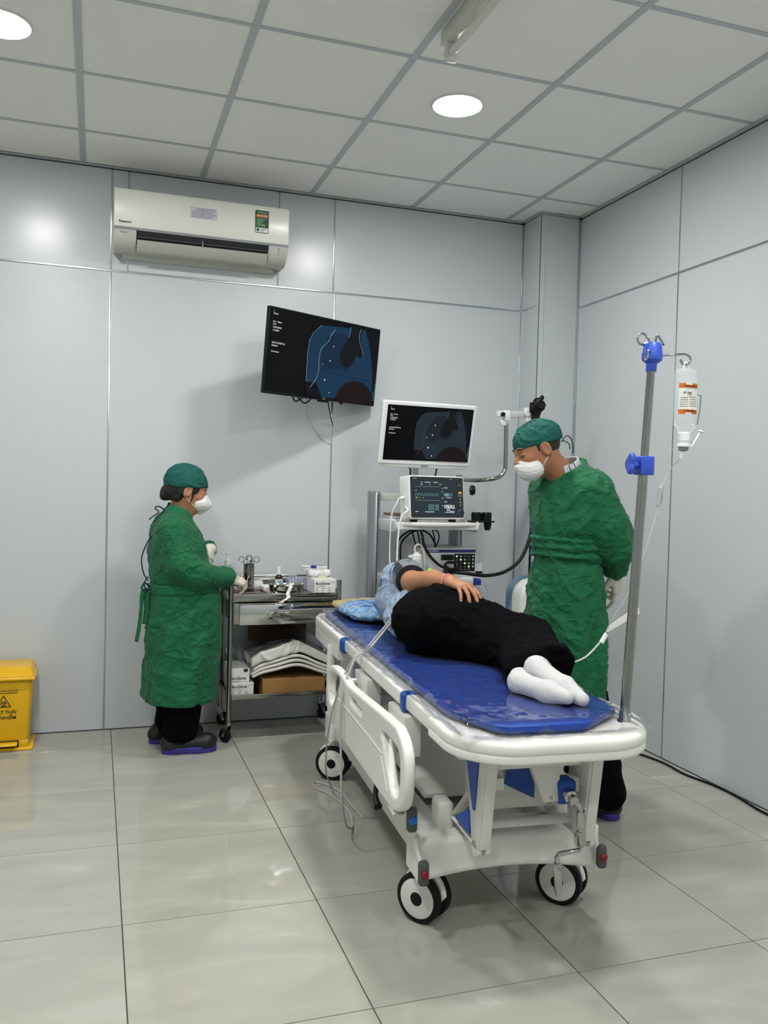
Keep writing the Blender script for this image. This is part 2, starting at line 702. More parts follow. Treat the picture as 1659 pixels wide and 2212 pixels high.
def wall(name, axis, pos, sign, lo, hi, joints, upper=None):
    """axis 'x': wall runs along x at y = pos, room on the side given by sign"""
    def bx(l, h_, z0, z1, t0, t1):
        d0, d1 = sorted((pos + sign * t0, pos + sign * t1))
        m = MB()
        return m.box(l, h_, d0, d1, z0, z1) if axis == 'x' else m.box(d0, d1, l, h_, z0, z1)
    core = bx(lo - .15, hi + .15, -0.004, H + .1, -0.15, -PB).build(name, M_shadowgap, smooth=None)
    tag(core, kind='structure')
    for z0, z1, js in ((0.004, HS, joints), (HS, H - .006, upper or joints)):
        ed = [lo] + [j for j in js if lo < j < hi] + [hi]
        for l, h_ in zip(ed[:-1], ed[1:]):
            bx(l + G, h_ - G, z0 + (G if z0 > .01 else 0), z1 - G, -PB, 0).build('wall_panel', M_wall, core, bevel=0.001, bseg=1, smooth=None)
        for j in ed[1:-1]:
            bx(j - .0045, j + .0045, z0, z1 - .004, -.002, .002).build('trim_strip', M_trim, core, bevel=0.0012, bseg=2)
    bx(lo, hi, HS - .0055, HS + .0055, -.002, .003).build('trim_strip', M_trim, core, bevel=0.0015, bseg=2)
    bx(lo, hi, 0.0, 0.0042, -.004, .0015).build('base_seal', M_shadowgap, core, smooth=None)
    return core


wall_back = wall('wall_back', 'x', YB, -1, XL, XR, [-1.147, 0.056, 1.262, 2.435], [-1.147, 0.056, 0.14, 0.935, 1.252, 2.435])
wall_right = wall('wall_right', 'y', XR, -1, YF, YB, [-.02, 1.18, 2.38, 3.58])
wall_left = wall('wall_left', 'y', XL, 1, YF, YB, [-.42, .78, 1.98, 3.18, 4.38])
wall_front = wall('wall_front', 'x', YF, 1, XL, XR, [-1.147, .056, 1.262, 2.435])
# boxed-in column in the back right corner
col = MB().box(2.446, XR, 4.51, YB, 0, H - .004).build('wall_column', M_wall, bevel=0.002, bseg=1, smooth=None)
tag(col, kind='structure')
MB().box(2.440, 2.446, 4.512, YB, 0, HS - .004).build('wall_panel', M_wall, col, bevel=.001, bseg=1, smooth=None)
MB().box(2.440, 2.446, 4.512, YB, HS + .004, H - .006).build('wall_panel', M_wall, col, bevel=.001, bseg=1, smooth=None)
MB().box(2.4385, 2.4425, 4.53, YB, HS - .0055, HS + .0055).build('trim_strip', M_trim, col, bevel=.001)
MB().box(2.436, 2.47, 4.506, 4.512, 0, H - .006).build('corner_trim', M_wall, col, bevel=.0012, smooth=None)
MB().box(2.436, 2.4405, 4.506, 4.545, 0, H - .006).build('corner_trim', M_wall, col, bevel=.0012, smooth=None)
MB().box(2.434, 2.4425, YB - .008, YB, 0, H - .006).build('trim_strip', M_trim, col, bevel=.0015)
MB().box(XR - .014, XR - .0, 4.498, 4.512, 0, H - .006).build('trim_strip', M_trim, col, bevel=.003)
MB().box(2.44, XR, 4.488, 4.508, H - .004, H).build('wall_angle', M_tbar, col, smooth=None)
MB().box(2.42, 2.44, 4.488, YB, H - .004, H).build('wall_angle', M_tbar, col, smooth=None)

# ------------------------------------------------------------------ ceiling lamps
LL = {0: 'round ceiling downlight cut by the left edge, above the air conditioner side',
      1: 'round glowing ceiling downlight above the wall television and the bed',
      2: 'round ceiling downlight out of view, left of the bed',
      3: 'round ceiling downlight out of view, above the foot of the bed',
      4: 'round ceiling downlight out of view behind the camera, further from the right wall',
      5: 'round ceiling downlight out of view behind the camera, nearer the right wall'}
for i, (x, y) in enumerate(LAMPS):
    t = thing('ceiling_downlight', LL[i], 'ceiling light', (x, y, H), group='round ceiling downlights')
    MB().lathe([(0.104, 0.004), (0.1125, 0.004), (0.1125, 0.001), (0.109, -0.003), (0.104, -0.003), (0.1005, 0.0015)],
               (x, y, H), (0, 0, 1), 48, cap=False).build('bezel', M_white, t, smooth=50)
    MB().lathe([(0.0, 0.0032), (0.1035, 0.0032), (0.1035, 0.0005), (0.0, 0.0005)], (x, y, H), (0, 0, 1), 48,
               cap=False).build('diffuser', M_lamp, t, smooth=None)

# fluorescent batten (switched off), hung a little below the ceiling
M_batten = mat('batten_enamel', rgb(206, 206, 196), 0.4)
M_tube = mat('fluorescent_glass', rgb(206, 208, 200), 0.2)
bt = thing('fluorescent_batten', 'unlit fluorescent tube batten on the ceiling, cut by the top edge', 'tube light', (1.163, 2.9, H - .06))
MB().box(1.135, 1.191, 1.66, 2.885, H - .05, H - .001).build('housing', M_batten, bt, bevel=.006)
MB().cyl((1.163, 1.70, H - .085), (1.163, 2.84, H - .085), .0135, seg=20).build('tube', M_tube, bt)
for yy in (1.675, 2.85):
    MB().box(1.141, 1.185, yy - .012, yy + .012, H - .112, H - .045).build('lamp_holder', M_batten, bt, bevel=.006, bseg=3)
MB().lathe([(.021, 0), (.022, .004), (.018, .008)], (1.163, 2.862, H - .085), (0, 1, 0), 24).build('end_socket', M_batten, bt)
MB().lathe([(.009, 0), (.009, .004)], (1.163, 2.870, H - .085), (0, 1, 0), 16).build('socket_slot', M_grey, bt)
# ------------------------------------------------------------------ transfer bed (local frame: x across, y from foot to head)
BA = 0.072
bed = thing('hospital_bed', 'white and blue wheeled hospital stretcher bed with lowered side guard', 'bed', (1.15, 1.885, 0), -BA)
BEDM = FR[bed.name]


def bw(u, v, z):
    return BEDM @ Vector((u, v, z))


def bl(name, mb, m, par=None, **k):
    return mb.build(name, m, par or bed, local=True, **k)


W = 0.288
# U shaped moulded end rims
def u_rim(v0, v1, r, rim, flip=False):
    out = rrect(-W, W, v0, v1, [r, r, .004, .004] if not flip else [.004, .004, r, r], 10)
    ri = r - rim * .6
    i0, i1 = (v0 + rim, v1) if not flip else (v0, v1 - rim)
    n = 10
    pts = []
    if not flip:
        o = [p for p in rrect(-W, W, v0, v1 + .1, [r, r, .001, .001], n)[: 2 * (n + 1)]]
        i = [p for p in rrect(-W + rim, W - rim, i0, v1 + .1, [ri, ri, .001, .001], n)[: 2 * (n + 1)]]
        pts = [(-W, v1)] + o + [(W, v1), (W - rim, v1)] + i[::-1] + [(-W + rim, v1)]
    else:
        o = [p for p in rrect(-W, W, v0 - .1, v1, [.001, .001, r, r], n)[2 * (n + 1):]]
        i = [p for p in rrect(-W + rim, W - rim, v0 - .1, i1, [.001, .001, ri, ri], n)[2 * (n + 1):]]
        pts = [(W, v0)] + o + [(-W, v0), (-W + rim, v0)] + i[::-1] + [(W - rim, v0)]
    return pts


plate('foot_rim', [u_rim(0.0, .30, .17, .062)], .036, M_bedwhite, bed, (0, 0, .672), bevel=.014, local=True, bres=3)
plate('foot_rim_skirt', [u_rim(0.003, .29, .168, .05)], .026, M_bedwhite, bed, (0, 0, .646), bevel=.009, local=True, bres=3)
slots = [rrect(-.195, -.07, .072, .098, .012, 5), rrect(.09, .205, .072, .098, .012, 5)]
plate('foot_board', [rrect(-.235, .235, .05, .33, [.12, .12, .005, .005], 8)] + slots, .022, M_bedwhite, bed, (0, 0, .6765), bevel=.003, local=True)
plate('head_rim', [u_rim(1.545, 2.285, .19, .05, True)], .06, M_bedwhite, bed, (0, 0, .66), bevel=.015, local=True, bres=3)
plate('head_rim_skirt', [u_rim(1.555, 2.275, .185, .035, True)], .06, M_bedwhite, bed, (0, 0, .615), bevel=.008, local=True, bres=3)
bl('deck', MB().box(-.235, .235, .31, 2.16, .645, .672), M_bedmetal, bevel=.006)
for s in (-1, 1):
    for v0, v1, ins in ((.285, .565, .012), (.602, 1.185, .008), (1.185, 1.497, .014)):
        a, b = sorted((s * (W - ins), s * (W - .066)))
        bl('side_rail', MB().box(a, b, v0, v1, .636, .688 - ins * .3), M_bedwhite, bevel=.009, bseg=3)
    for v0, v1 in ((.560, .606), (1.492, 1.55)):
        a, b = sorted((s * (W - .002), s * (W - .07)))
        bl('blue_collar', MB().box(a, b, v0, v1, .626, .6885), M_bedblue, bevel=.013, bseg=3)
    bl('under_beam', MB().box(s * .19 - .02, s * .19 + .02, .25, 2.05, .575, .643), M_bedmetal, bevel=.004)
for v in (.30, 1.0, 1.75):
    bl('cross_beam', MB().box(-.19, .19, v - .02, v + .02, .585, .635), M_bedmetal, bevel=.004)

# lowered side guard on the left
UG = -.335
def gv(pts):
    return [(p[0], p[1]) for p in pts]
outer = [(.332, .606), (.38, .627), (.47, .632), (1.02, .602), (1.10, .604), (1.18, .612), (1.30, .614), (1.40, .602),
         (1.455, .57), (1.475, .52), (1.47, .455), (1.44, .41), (1.40, .388), (1.33, .380), (.46, .380), (.40, .386), (.345, .408), (.312, .44), (.296, .50), (.300, .565)]
outer = [(p.x, p.y) for p in spline([Vector((a, b, 0)) for a, b in outer], 4, True)]
h1 = rrect(.83, 1.02, .545, .572, .012, 5)
h2 = [(p.x, p.y) for p in spline([Vector(q) for q in ((.37, .572, 0), (.52, .578, 0), (.56, .565, 0), (.53, .53, 0), (.455, .445, 0), (.40, .428, 0), (.355, .455, 0), (.345, .52, 0))], 5, True)]
h3 = [(p.x, p.y) for p in spline([Vector(q) for q in ((1.20, .585, 0), (1.32, .585, 0), (1.40, .565, 0), (1.425, .52, 0), (1.40, .46, 0), (1.34, .46, 0), (1.27, .52, 0))], 5, True)]
plate('side_guard', [outer, h1, h2, h3], .034, M_bedwhite, bed, (UG, 0, 0), (0, 1, 0), (0, 0, 1), bevel=.010, local=True, bres=3)
sg = bl('guard_bead', MB().tube([(UG - .018, 1.38, .505), (UG - .018, 1.15, .512), (UG - .018, .60, .512), (UG - .018, .55, .50), (UG - .018, .47, .42)], .0028, 6, smoothn=4), M_bedwhite)
# guard hinge brackets behind it
for v in (.62, 1.12):
    bl('guard_bracket', MB().box(-.29, -.235, v - .1, v + .1, .50, .625), M_bedmetal, bevel=.006)
    for dv, z in ((-.06, .565), (.06, .585), (.02, .53)):
        bl('bracket_pin', MB().cyl((-.332, v + dv, z), (-.285, v + dv, z), .012, seg=14), M_bedwhite)
        bl('bolt', MB().lathe([(.0085, 0), (.0085, .004), (.004, .006)], (-.333, v + dv, z), (-1, 0, 0), 6), M_chrome)
    for dv in (-.05, .05):
        bl('guard_arm', MB().hexa([(-.332, v + dv - .012, .47), (-.30, v + dv - .012, .47), (-.30, v + dv + .012, .47), (-.332, v + dv + .012, .47)],
                                  [(-.332, v + dv - .012, .57), (-.30, v + dv - .012, .57), (-.30, v + dv + .012, .57), (-.332, v + dv + .012, .57)]), M_bedmetal, bevel=.003)
bl('release_knob', MB().tube([(-.33, .66, .40), (-.345, .64, .35), (-.345, .60, .325)], [.010, .008, .014], 10, smoothn=3), M_black)
bl('blue_post', MB().box(-.215, -.185, 1.395, 1.43, .40, .64), M_bedblue, bevel=.005)
bl('guard_post', MB().cyl((-.285, 1.72, .50), (-.285, 1.72, .625), .018, seg=18), M_bedwhite)
for du in (-.006, .01):
    bl('head_rod', MB().cyl((-.26 + du * 2, 1.80, .45), (-.26 + du * 2, 1.80, .62), .006, seg=10), M_chrome)

# base: longitudinal covers, moulded cross covers, tray
for s in (-1, 1):
    bl('base_beam', MB().box(s * .215 - .045, s * .215 + .045, .45, 1.86, .205, .305), M_bedmetal, bevel=.012, bseg=3)
bl('base_tray', MB().box(-.175, .175, .50, 1.83, .232, .262), M_bedmetal, bevel=.008)
bl('tray_plate', MB().box(-.165, .165, .70, 1.6, .300, .318), M_bedmetal, bevel=.008)
def cover(v0, v1):
    n = 14
    top, bot = [], []
    pts = []
    for k in range(n + 1):
        t = k / n
        u = -.275 + .575 * t
        pts.append((u, .176 + .03 * (1 - (2 * t - 1) ** 2) - .008 * t))
    ov = [(.30, .30), (-.245, .306), (-.275, .285)]
    return plate('base_cover', [pts + ov[:1] + [(.285, .307)] + ov[1:]], v1 - v0, M_bedwhite, bed, (0, (v0 + v1) / 2, 0), (1, 0, 0), (0, 0, 1), bevel=.018, local=True, bres=3)
cover(.375, .53)
cover(1.74, 1.89)
for u, v in ((-.175, .46), (.20, .46)):
    bl('cover_lug', MB().box(u - .025, u + .025, v - .02, v + .06, .29, .385), M_bedwhite, bevel=.014, bseg=3)

# lifting arms at the foot end: paired tapered plates with blue inserts
def arm(u, side, v=.285):
    t = .018
    o = [(-.055, .60), (.028, .60), (.022, .32), (.012, .305), (-.012, .305), (-.022, .32)]
    plate('lift_arm', [[(v + p[0] * .9, p[1]) for p in o]], .012, M_bedmetal, bed, (u, 0, 0), (0, 1, 0), (0, 0, 1), bevel=.003, local=True)
for u in (-.160, -.134, .150, .180):
    bl('lift_arm', MB().hexa([(u - .006, .205, .335), (u + .006, .205, .335), (u + .006, .25, .335), (u - .006, .25, .335)],
                             [(u - .006, .155, .637), (u + .006, .155, .637), (u + .006, .33, .637), (u - .006, .33, .637)]), M_bedmetal, bevel=.003)
    bl('arm_end', MB().cyl((u - .006, .2275, .335), (u + .006, .2275, .335), .0222, seg=20), M_bedmetal)
for s, u in ((-1, -.147), (1, .165)):
    bl('arm_edge', MB().hexa([(u - .014, .200, .34), (u + .014, .200, .34), (u + .014, .208, .34), (u - .014, .208, .34)],
                             [(u - .014, .148, .637), (u + .014, .148, .637), (u + .014, .158, .637), (u - .014, .158, .637)]), M_bedmetal, bevel=.002)
    bl('brace', MB().tube([(u, .235, .34), (u, .44, .345), (u, .30, .47)], .018, 8, flat=.35), M_bedmetal)
    bl('arm_link', MB().tube([(u - .005, .30, .60), (u + .03, .36, .34)], .016, 8, flat=.4), M_bedmetal)
# blue inserts
bl('blue_insert', MB().hexa([(-.170, .228, .44), (-.1645, .228, .44), (-.1645, .244, .44), (-.170, .244, .44)],
                            [(-.170, .200, .622), (-.1645, .200, .622), (-.1645, .325, .622), (-.170, .325, .622)]), M_bedblue, bevel=.001)
bl('blue_insert', MB().hexa([(-.170, .262, .362), (-.164, .262, .362), (-.164, .385, .362), (-.170, .385, .362)],
                            [(-.170, .268, .425), (-.164, .268, .425), (-.164, .282, .425), (-.170, .282, .425)]), M_bedblue, bevel=.001)
bl('blue_insert', MB().hexa([(-.03, .36, .46), (.07, .36, .41), (.075, .372, .41), (-.025, .372, .46)],
                            [(-.03, .30, .565), (.04, .30, .565), (.045, .312, .565), (-.025, .312, .565)]), M_bedblue, bevel=.002)
bl('front_crossbar', MB().box(-.128, .144, .205, .235, .555, .598), M_bedmetal, bevel=.008, bseg=3)
bl('rear_crossbar', MB().cyl((-.15, .30, .37), (.17, .30, .37), .014), M_bedmetal)
bl('actuator_box', MB().box(-.10, .22, .42, .50, .36, .50), M_bedmetal, bevel=.008)
bl('actuator_box', MB().box(-.09, .10, .36, .43, .425, .52), M_bedmetal, bevel=.008)
bl('square_stub', MB().box(-.095, -.065, .27, .30, .475, .51), M_bedwhite, bevel=.003)
bl('square_stub', MB().box(.115, .144, .22, .25, .475, .515), M_bedwhite, bevel=.003)
bl('bolt', MB().lathe([(.014, 0), (.014, .006), (.006, .009)], (.145, .30, .515), (0, -1, 0), 18), M_black)
bl('bolt', MB().lathe([(.012, 0), (.012, .006), (.005, .009)], (.05, .22, .465), (0, -1, 0), 18), M_chrome)
bl('bolt', MB().lathe([(.012, 0), (.012, .006), (.005, .009)], (.19, .30, .335), (0, -1, 0), 18), M_chrome)
# crank
bl('crank_yoke', MB().hexa([(.03, .21, .455), (.075, .21, .455), (.075, .24, .455), (.03, .24, .455)],
                           [(-.01, .225, .565), (.085, .225, .565), (.085, .25, .565), (-.01, .25, .565)]), M_bedmetal, bevel=.003)
bl('crank_housing', MB().box(.072, .128, .205, .265, .445, .515), M_bedblue, bevel=.012, bseg=3)
bl('crank_socket', MB().lathe([(.019, 0), (.019, .03), (.013, .034), (.013, .05)], (.10, .215, .478), (0, -1, -.15), 20), M_chrome)
cr = bl('crank_handle', MB().tube([(.10, .175, .472), (.112, .16, .458), (.118, .158, .44), (.126, .166, .345), (.120, .166, .333), (.058, .166, .327), (.052, .166, .318), (.058, .17, .29)], .0068, 12), M_chrome)
bl('crank_sleeve', MB().lathe([(.0115, 0), (.0125, .004), (.0125, .045), (.0105, .047), (.0105, .056), (.0125, .058), (.0125, .098), (.010, .102)], (.1165, .158, .446), (.09, .08, -1), 20), M_chrome, cr)
bl('crank_grip', MB().lathe([(.0085, 0), (.0115, .006), (.0115, .085), (.009, .092)], (.053, .166, .302), (.11, .03, -1), 20), M_chrome, cr)
# brake pedals
def pedal(tip, root, spot, name):
    t, r = Vector(tip), Vector(root)
    p = bl('brake_pedal', MB().tube([r, r.lerp(t, .5) + Vector((-.004, -.006, 0)), t], .008, 8), M_bedmetal)
    d = (t - r).normalized()
    e = bl('pedal_pad', MB().hexa([t + Vector((-.016, -.012, -.04)), t + Vector((.016, -.012, -.04)), t + Vector((.016, .014, -.036)), t + Vector((-.016, .014, -.036))],
                                  [t + Vector((-.016, -.008, .03)), t + Vector((.016, -.008, .03)), t + Vector((.016, .016, .034)), t + Vector((-.016, .016, .034))]), M_padgrey, p, bevel=.011, bseg=3)
    bl('pedal_mark', MB().lathe([(.0115, 0), (.0115, .006), (.008, .009)], t + Vector((0, -.0095, -.002)), (0, -1, .05), 18), spot, p)
M_padgrey = mat('pedal_rubber', rgb(74, 76, 78), 0.6)
M_red = mat('red_plastic', rgb(120, 16, 24), 0.4)
M_bluespot = mat('blue_spot_plastic', rgb(24, 98, 190), 0.4)
pedal((-.272, .345, .225), (-.283, .40, .305), M_red, 'r')
pedal((-.305, .365, .375), (-.287, .40, .315), M_bluespot, 'b')
pedal((.290, .345, .228), (.262, .39, .315), M_red, 'r')

# casters
M_disc = mat('caster_white_disc', rgb(222, 222, 216), 0.35)
def caster(u, v, yaw):
    """yaw: world direction the outer face looks to"""
    c = bw(u, v, .076)
    a = Vector((math.cos(yaw), math.sin(yaw), 0))
    side = Vector((-a.y, a.x, 0))
    st = c - a * .028
    MB().cyl((st.x, st.y, .12), (st.x, st.y, .215), .024, seg=20).build('caster_stem', M_bedwhite, bed)
    hood = MB()
    n = 14
    vs = []
    hp = []
    for k in range(n + 1):
        th = math.pi * (0.02 + 0.80 * k / n)
        hp.append((math.cos(th) * .078, math.sin(th) * .078))
    plate('caster_hood', [hp + [(-.03, .0), (.02, -.035), (.05, -.03)]], .020, M_bedwhite, bed, (st.x, st.y, .083), tuple(side), (0, 0, 1), bevel=.006)
    for sgn in (1, -1):
        wc = c if sgn > 0 else c - a * .056
        ax = a * sgn
        tire = MB().lathe([(.058, -.014), (.069, -.014), (.0755, -.009), (.076, 0), (.0755, .009), (.069, .0135), (.0605, .0135), (.058, .010)], wc, ax, 40).build('caster_tyre', M_rubber, bed)
        MB().lathe([(.060, 0), (.0605, .0128), (.056, .0145), (.02, .0165)], wc, ax, 40).build('caster_disc', M_disc, tire)
        MB().lathe([(.0205, .012), (.0205, .0175), (.019, .0185)], wc, ax, 24).build('caster_hub', M_black, tire)
    MB().cyl(c - a * .05, c, .012).build('caster_axle', M_bedmetal, bed)
caster(-.235, .50, math.radians(-145))
caster(.238, .52, math.radians(-139))
caster(-.255, 1.79, math.radians(-122))
caster(.23, 1.79, math.radians(-120))

# ------------------------------------------------------------------ mattress, film cover, pillow
M_vinyl = mat('blue_vinyl', rgb(14, 60, 150), 0.4, var=.12, vscale=5, bump=.1, bscale=9)
matt = thing('mattress', 'blue vinyl mattress pad lying on the stretcher bed', 'mattress', bw(0, 1.1, .69), -BA)
mo = [(-.245, .26), (-.17, .085), (-.14, .07), (.07, .07), (.10, .085), (.235, .20), (.245, .26), (.245, 2.10), (.22, 2.16), (-.22, 2.16), (-.245, 2.10)]
o = plate('pad', [mo], .020, M_vinyl, matt, bw(0, 0, .7065), tuple(BEDM.to_3x3() @ Vector((1, 0, 0))), tuple(BEDM.to_3x3() @ Vector((0, 1, 0))), bevel=.005, bres=3)
plate('underside', [[(p[0] * .985, p[1] + .008) for p in mo]], .007, mat('black_pad_base', rgb(28, 28, 32), .6), matt, bw(0, 0, .6925), tuple(BEDM.to_3x3() @ Vector((1, 0, 0))), tuple(BEDM.to_3x3() @ Vector((0, 1, 0))), bevel=.003)


def film_mat():
    m = bpy.data.materials.new('clear_plastic_film')
    m.use_nodes = True
    nt = m.node_tree
    nt.nodes.clear()
    out = nt.nodes.new('ShaderNodeOutputMaterial')
    mix = nt.nodes.new('ShaderNodeMixShader')
    tr = nt.nodes.new('ShaderNodeBsdfTransparent')
    tr.inputs[0].default_value = (.93, .94, .95, 1)
    gl = nt.nodes.new('ShaderNodeBsdfGlossy')
    gl.inputs['Roughness'].default_value = .07
    gl.inputs['Color'].default_value = (.95, .97, 1, 1)
    fr = nt.nodes.new('ShaderNodeFresnel')
    fr.inputs['IOR'].default_value = 1.6
    nt.links.new(fr.outputs[0], mix.inputs[0])
    nt.links.new(tr.outputs[0], mix.inputs[1])
    nt.links.new(gl.outputs[0], mix.inputs[2])
    df = nt.nodes.new('ShaderNodeBsdfDiffuse')
    df.inputs['Color'].default_value = (.85, .88, .92, 1)
    mx2 = nt.nodes.new('ShaderNodeMixShader')
    mx2.inputs[0].default_value = .012
    nt.links.new(mix.outputs[0], mx2.inputs[1])
    nt.links.new(df.outputs[0], mx2.inputs[2])
    nt.links.new(mx2.outputs[0], out.inputs[0])
    return m


M_film = film_mat()
film = thing('plastic_film_cover', 'clear crinkled plastic film spread over the blue mattress', 'plastic sheet', bw(0, 1.1, .73), -BA)
nu, nv = 64, 190
us = np.linspace(-.272, .262, nu)
vs_ = np.linspace(.035, 2.12, nv)
U, Vv = np.meshgrid(us, vs_, indexing='ij')
P = np.stack([U.ravel(), Vv.ravel(), np.zeros(U.size)], 1)
n1 = noise3(P * np.array([14, 9, 1]) + 3, 11)
n2 = noise3(P * np.array([38, 9, 1]) + noise3(P * 8, 5)[:, None] * 1.5, 12)
n3 = noise3(P * np.array([16, 30, 1]) + noise3(P * 12, 6)[:, None] * 1.2, 13)
edge = np.clip((np.abs(P[:, 0]) - .19) / .06, 0, 1) + np.clip((.30 - P[:, 1]) / .2, 0, 1)
ridge = (1 - np.abs(n2)) ** 3 + (1 - np.abs(n3)) ** 3
zz = .7172 + .0010 * (n1 + 1) + .0024 * ridge * (.5 + .9 * np.clip(edge, 0, 1.2))
over = np.clip((np.abs(P[:, 0]) - .247) / .02, 0, 1)
zz -= .020 * over
footdrop = np.clip((.10 - P[:, 1]) / .035, 0, 1)
zz -= .022 * footdrop * (1 - over)
zz = np.maximum(zz, .6905 + .005 * (ridge))
P[:, 2] = zz
# wavy borders
P[:, 0] += np.where(np.abs(P[:, 0]) > .24, .008 * noise3(P * np.array([0, 22, 0]) + 7, 4), 0)
P[:, 1] += np.where(P[:, 1] < .09, .012 * noise3(P * np.array([26, 0, 0]) + 9, 3), 0)
ii = np.arange(nu * nv).reshape(nu, nv)
Fq = np.stack([ii[:-1, :-1].ravel(), ii[1:, :-1].ravel(), ii[1:, 1:].ravel(), ii[:-1, 1:].ravel()], 1)
Pw = np.array([bw(*p) for p in P])
obj_np('film', Pw, Fq, M_film, film, smooth=180)

# pillow
def pillow_mat():
    m = mat('pillow_print', rgb(60, 98, 160), .6)
    nt = m.node_tree
    b = nt.nodes['Principled BSDF']
    tc = nt.nodes.new('ShaderNodeTexCoord')
    n = nt.nodes.new('ShaderNodeTexNoise')
    n.inputs['Scale'].default_value = 11
    n.inputs['Detail'].default_value = 3
    n.inputs['Distortion'].default_value = 1.6
    nt.links.new(tc.outputs['Object'], n.inputs['Vector'])
    r = nt.nodes.new('ShaderNodeValToRGB')
    r.color_ramp.interpolation = 'CONSTANT'
    for k, (pos, c) in enumerate(((0.0, (30, 58, 118)), (.36, (84, 124, 172)), (.45, (128, 164, 200)), (.54, (92, 132, 178)), (.62, (166, 160, 108)), (.67, (140, 172, 206)))):
        e = r.color_ramp.elements[k] if k < 2 else r.color_ramp.elements.new(pos)
        e.position = pos
        e.color = rgb(*c)
    nt.links.new(n.outputs['Fac'], r.inputs['Fac'])
    nt.links.new(r.outputs['Color'], b.inputs['Base Color'])
    return m
M_pillow = pillow_mat()
M_beige = mat('beige_cloth', rgb(176, 158, 108), .7, var=.15, vscale=30)
pil = thing('pillow', 'flat blue patterned pillow with beige end at the head of the bed', 'pillow', bw(0, 1.95, .725), -BA)
def f_pil(p):
    q = np.abs((p - np.array([0, 1.87, .755], np.float32)) / np.array([.215, .235, .032], np.float32))
    return ((q[:, 0] ** 3 + q[:, 1] ** 3 + q[:, 2] ** 2) ** (1 / 2.6) - 1) * .032
Vp, Fp = sdf_mesh(f_pil, (-.25, 1.6, .70), (.25, 2.15, .82), .007)
Vp = crease(Vp, Fp, .006, 16, 3)
Vp[:, 2] = np.maximum(Vp[:, 2] - .004, .7225)
obj_np('case', np.array([bw(*p) for p in Vp]), Fp, M_pillow, pil)
def f_pil2(p):
    q = np.abs((p - np.array([-.0, 2.09, .75], np.float32)) / np.array([.21, .10, .026], np.float32))
    return ((q[:, 0] ** 4 + q[:, 1] ** 3 + q[:, 2] ** 2) ** (1 / 2.6) - 1) * .026
Vp, Fp = sdf_mesh(f_pil2, (-.25, 1.9, .70), (.25, 2.25, .80), .007)
Vp = crease(Vp, Fp, .004, 14, 8)
Vp[:, 2] = np.maximum(Vp[:, 2] - .004, .7225)
obj_np('beige_end', np.array([bw(*p) for p in Vp]), Fp, M_beige, pil)
# ------------------------------------------------------------------ air conditioner
X1, Y1, Z1 = (1, 0, 0), (0, 1, 0), (0, 0, 1)
M_acw = mat('air_conditioner_white', rgb(226, 226, 218), .28)
M_acg = mat('air_conditioner_underside', rgb(196, 196, 186), .35)
M_dark = mat('dark_vent', rgb(40, 42, 44), .6)
ac = thing('air_conditioner', 'white split air conditioner on the back wall, louver open', 'air conditioner', (.505, YB, 2.48))
ax0, ax1 = .066, .948


def prof_loft(name, prof, x0, x1, m, par, bevel=.004):
    """extrude a (y, z) profile along x"""
    return plate(name, [prof], x1 - x0, m, par, ((x0 + x1) / 2, 0, 0), (0, -1, 0), (0, 0, 1), bevel=bevel)


# profile given as distance in front of the wall, height
prof_loft('body', [(-YB + d, z) for d, z in ((0.001, 2.495), (.001, 2.775), (.165, 2.779), (.19, 2.76), (.196, 2.72), (.196, 2.600), (.155, 2.565), (.12, 2.535), (.10, 2.495))], ax0, ax1, M_acg, ac)
prof_loft('front_panel', [(-YB + d, z) for d, z in ((.15, 2.783), (.188, 2.781), (.200, 2.768), (.2045, 2.70), (.203, 2.600), (.197, 2.588), (.185, 2.588), (.185, 2.76), (.15, 2.772))], ax0 - .002, ax1 + .002, M_acw, ac)
prof_loft('chrome_line', [(-YB + d, z) for d, z in ((.17, 2.590), (.2005, 2.590), (.196, 2.578), (.17, 2.578))], ax0 - .001, ax1 + .001, M_alu, ac, bevel=.002)
for s, (a, b) in enumerate(((ax0 - .001, .175), (.845, ax1 + .001))):
    prof_loft('side_cheek', [(-YB + d, z) for d, z in ((.02, 2.50), (.06, 2.492), (.115, 2.493), (.155, 2.512), (.183, 2.545), (.195, 2.579), (.15, 2.579), (.02, 2.579))], a, b, M_acg, ac, bevel=.006)
prof_loft('outlet_cavity', [(-YB + d, z) for d, z in ((.10, 2.576), (.192, 2.576), (.180, 2.553), (.135, 2.525), (.10, 2.535))], .176, .844, M_dark, ac, bevel=0.0)
MB().tube([(.185, YB - .175, 2.556), (.835, YB - .175, 2.556)], .006, 8).build('inner_vane', M_grey, ac)
prof_loft('louver', [(-YB + d, z) for d, z in ((.178, 2.532), (.186, 2.535), (.150, 2.497), (.128, 2.489), (.122, 2.492), (.146, 2.505))], .178, .842, M_acg, ac, bevel=.0015)
MB().box(.50, .506, YB - .186, YB - .15, 2.532, 2.566).build('vane_link', M_grey, ac)
prof_loft('wall_bracket', [(-YB + d, z) for d, z in ((.001, 2.470), (.001, 2.50), (.05, 2.50), (.045, 2.478))], .11, .90, M_acg, ac, bevel=.002)
yf = YB - .2052
text('brand_lettering', 'Panasonic', .0155, (.0875, yf, 2.6135), X1, Z1, M_ink, ac, 'LEFT', bold=.0003)
text('model_lettering', 'Inverter', .011, (.096, YB - .192, 2.565), X1, (0, .25, 1), M_print_grey, ac, 'LEFT')
M_sticker = mat('silver_sticker', rgb(196, 196, 206), .45)
M_lilac = mat('lilac_ink', rgb(120, 110, 138), .6)
stk = MB().box(.436, .572, yf - .0004, yf + .001, 2.672, 2.728).build('info_sticker', M_sticker, ac, smooth=None)
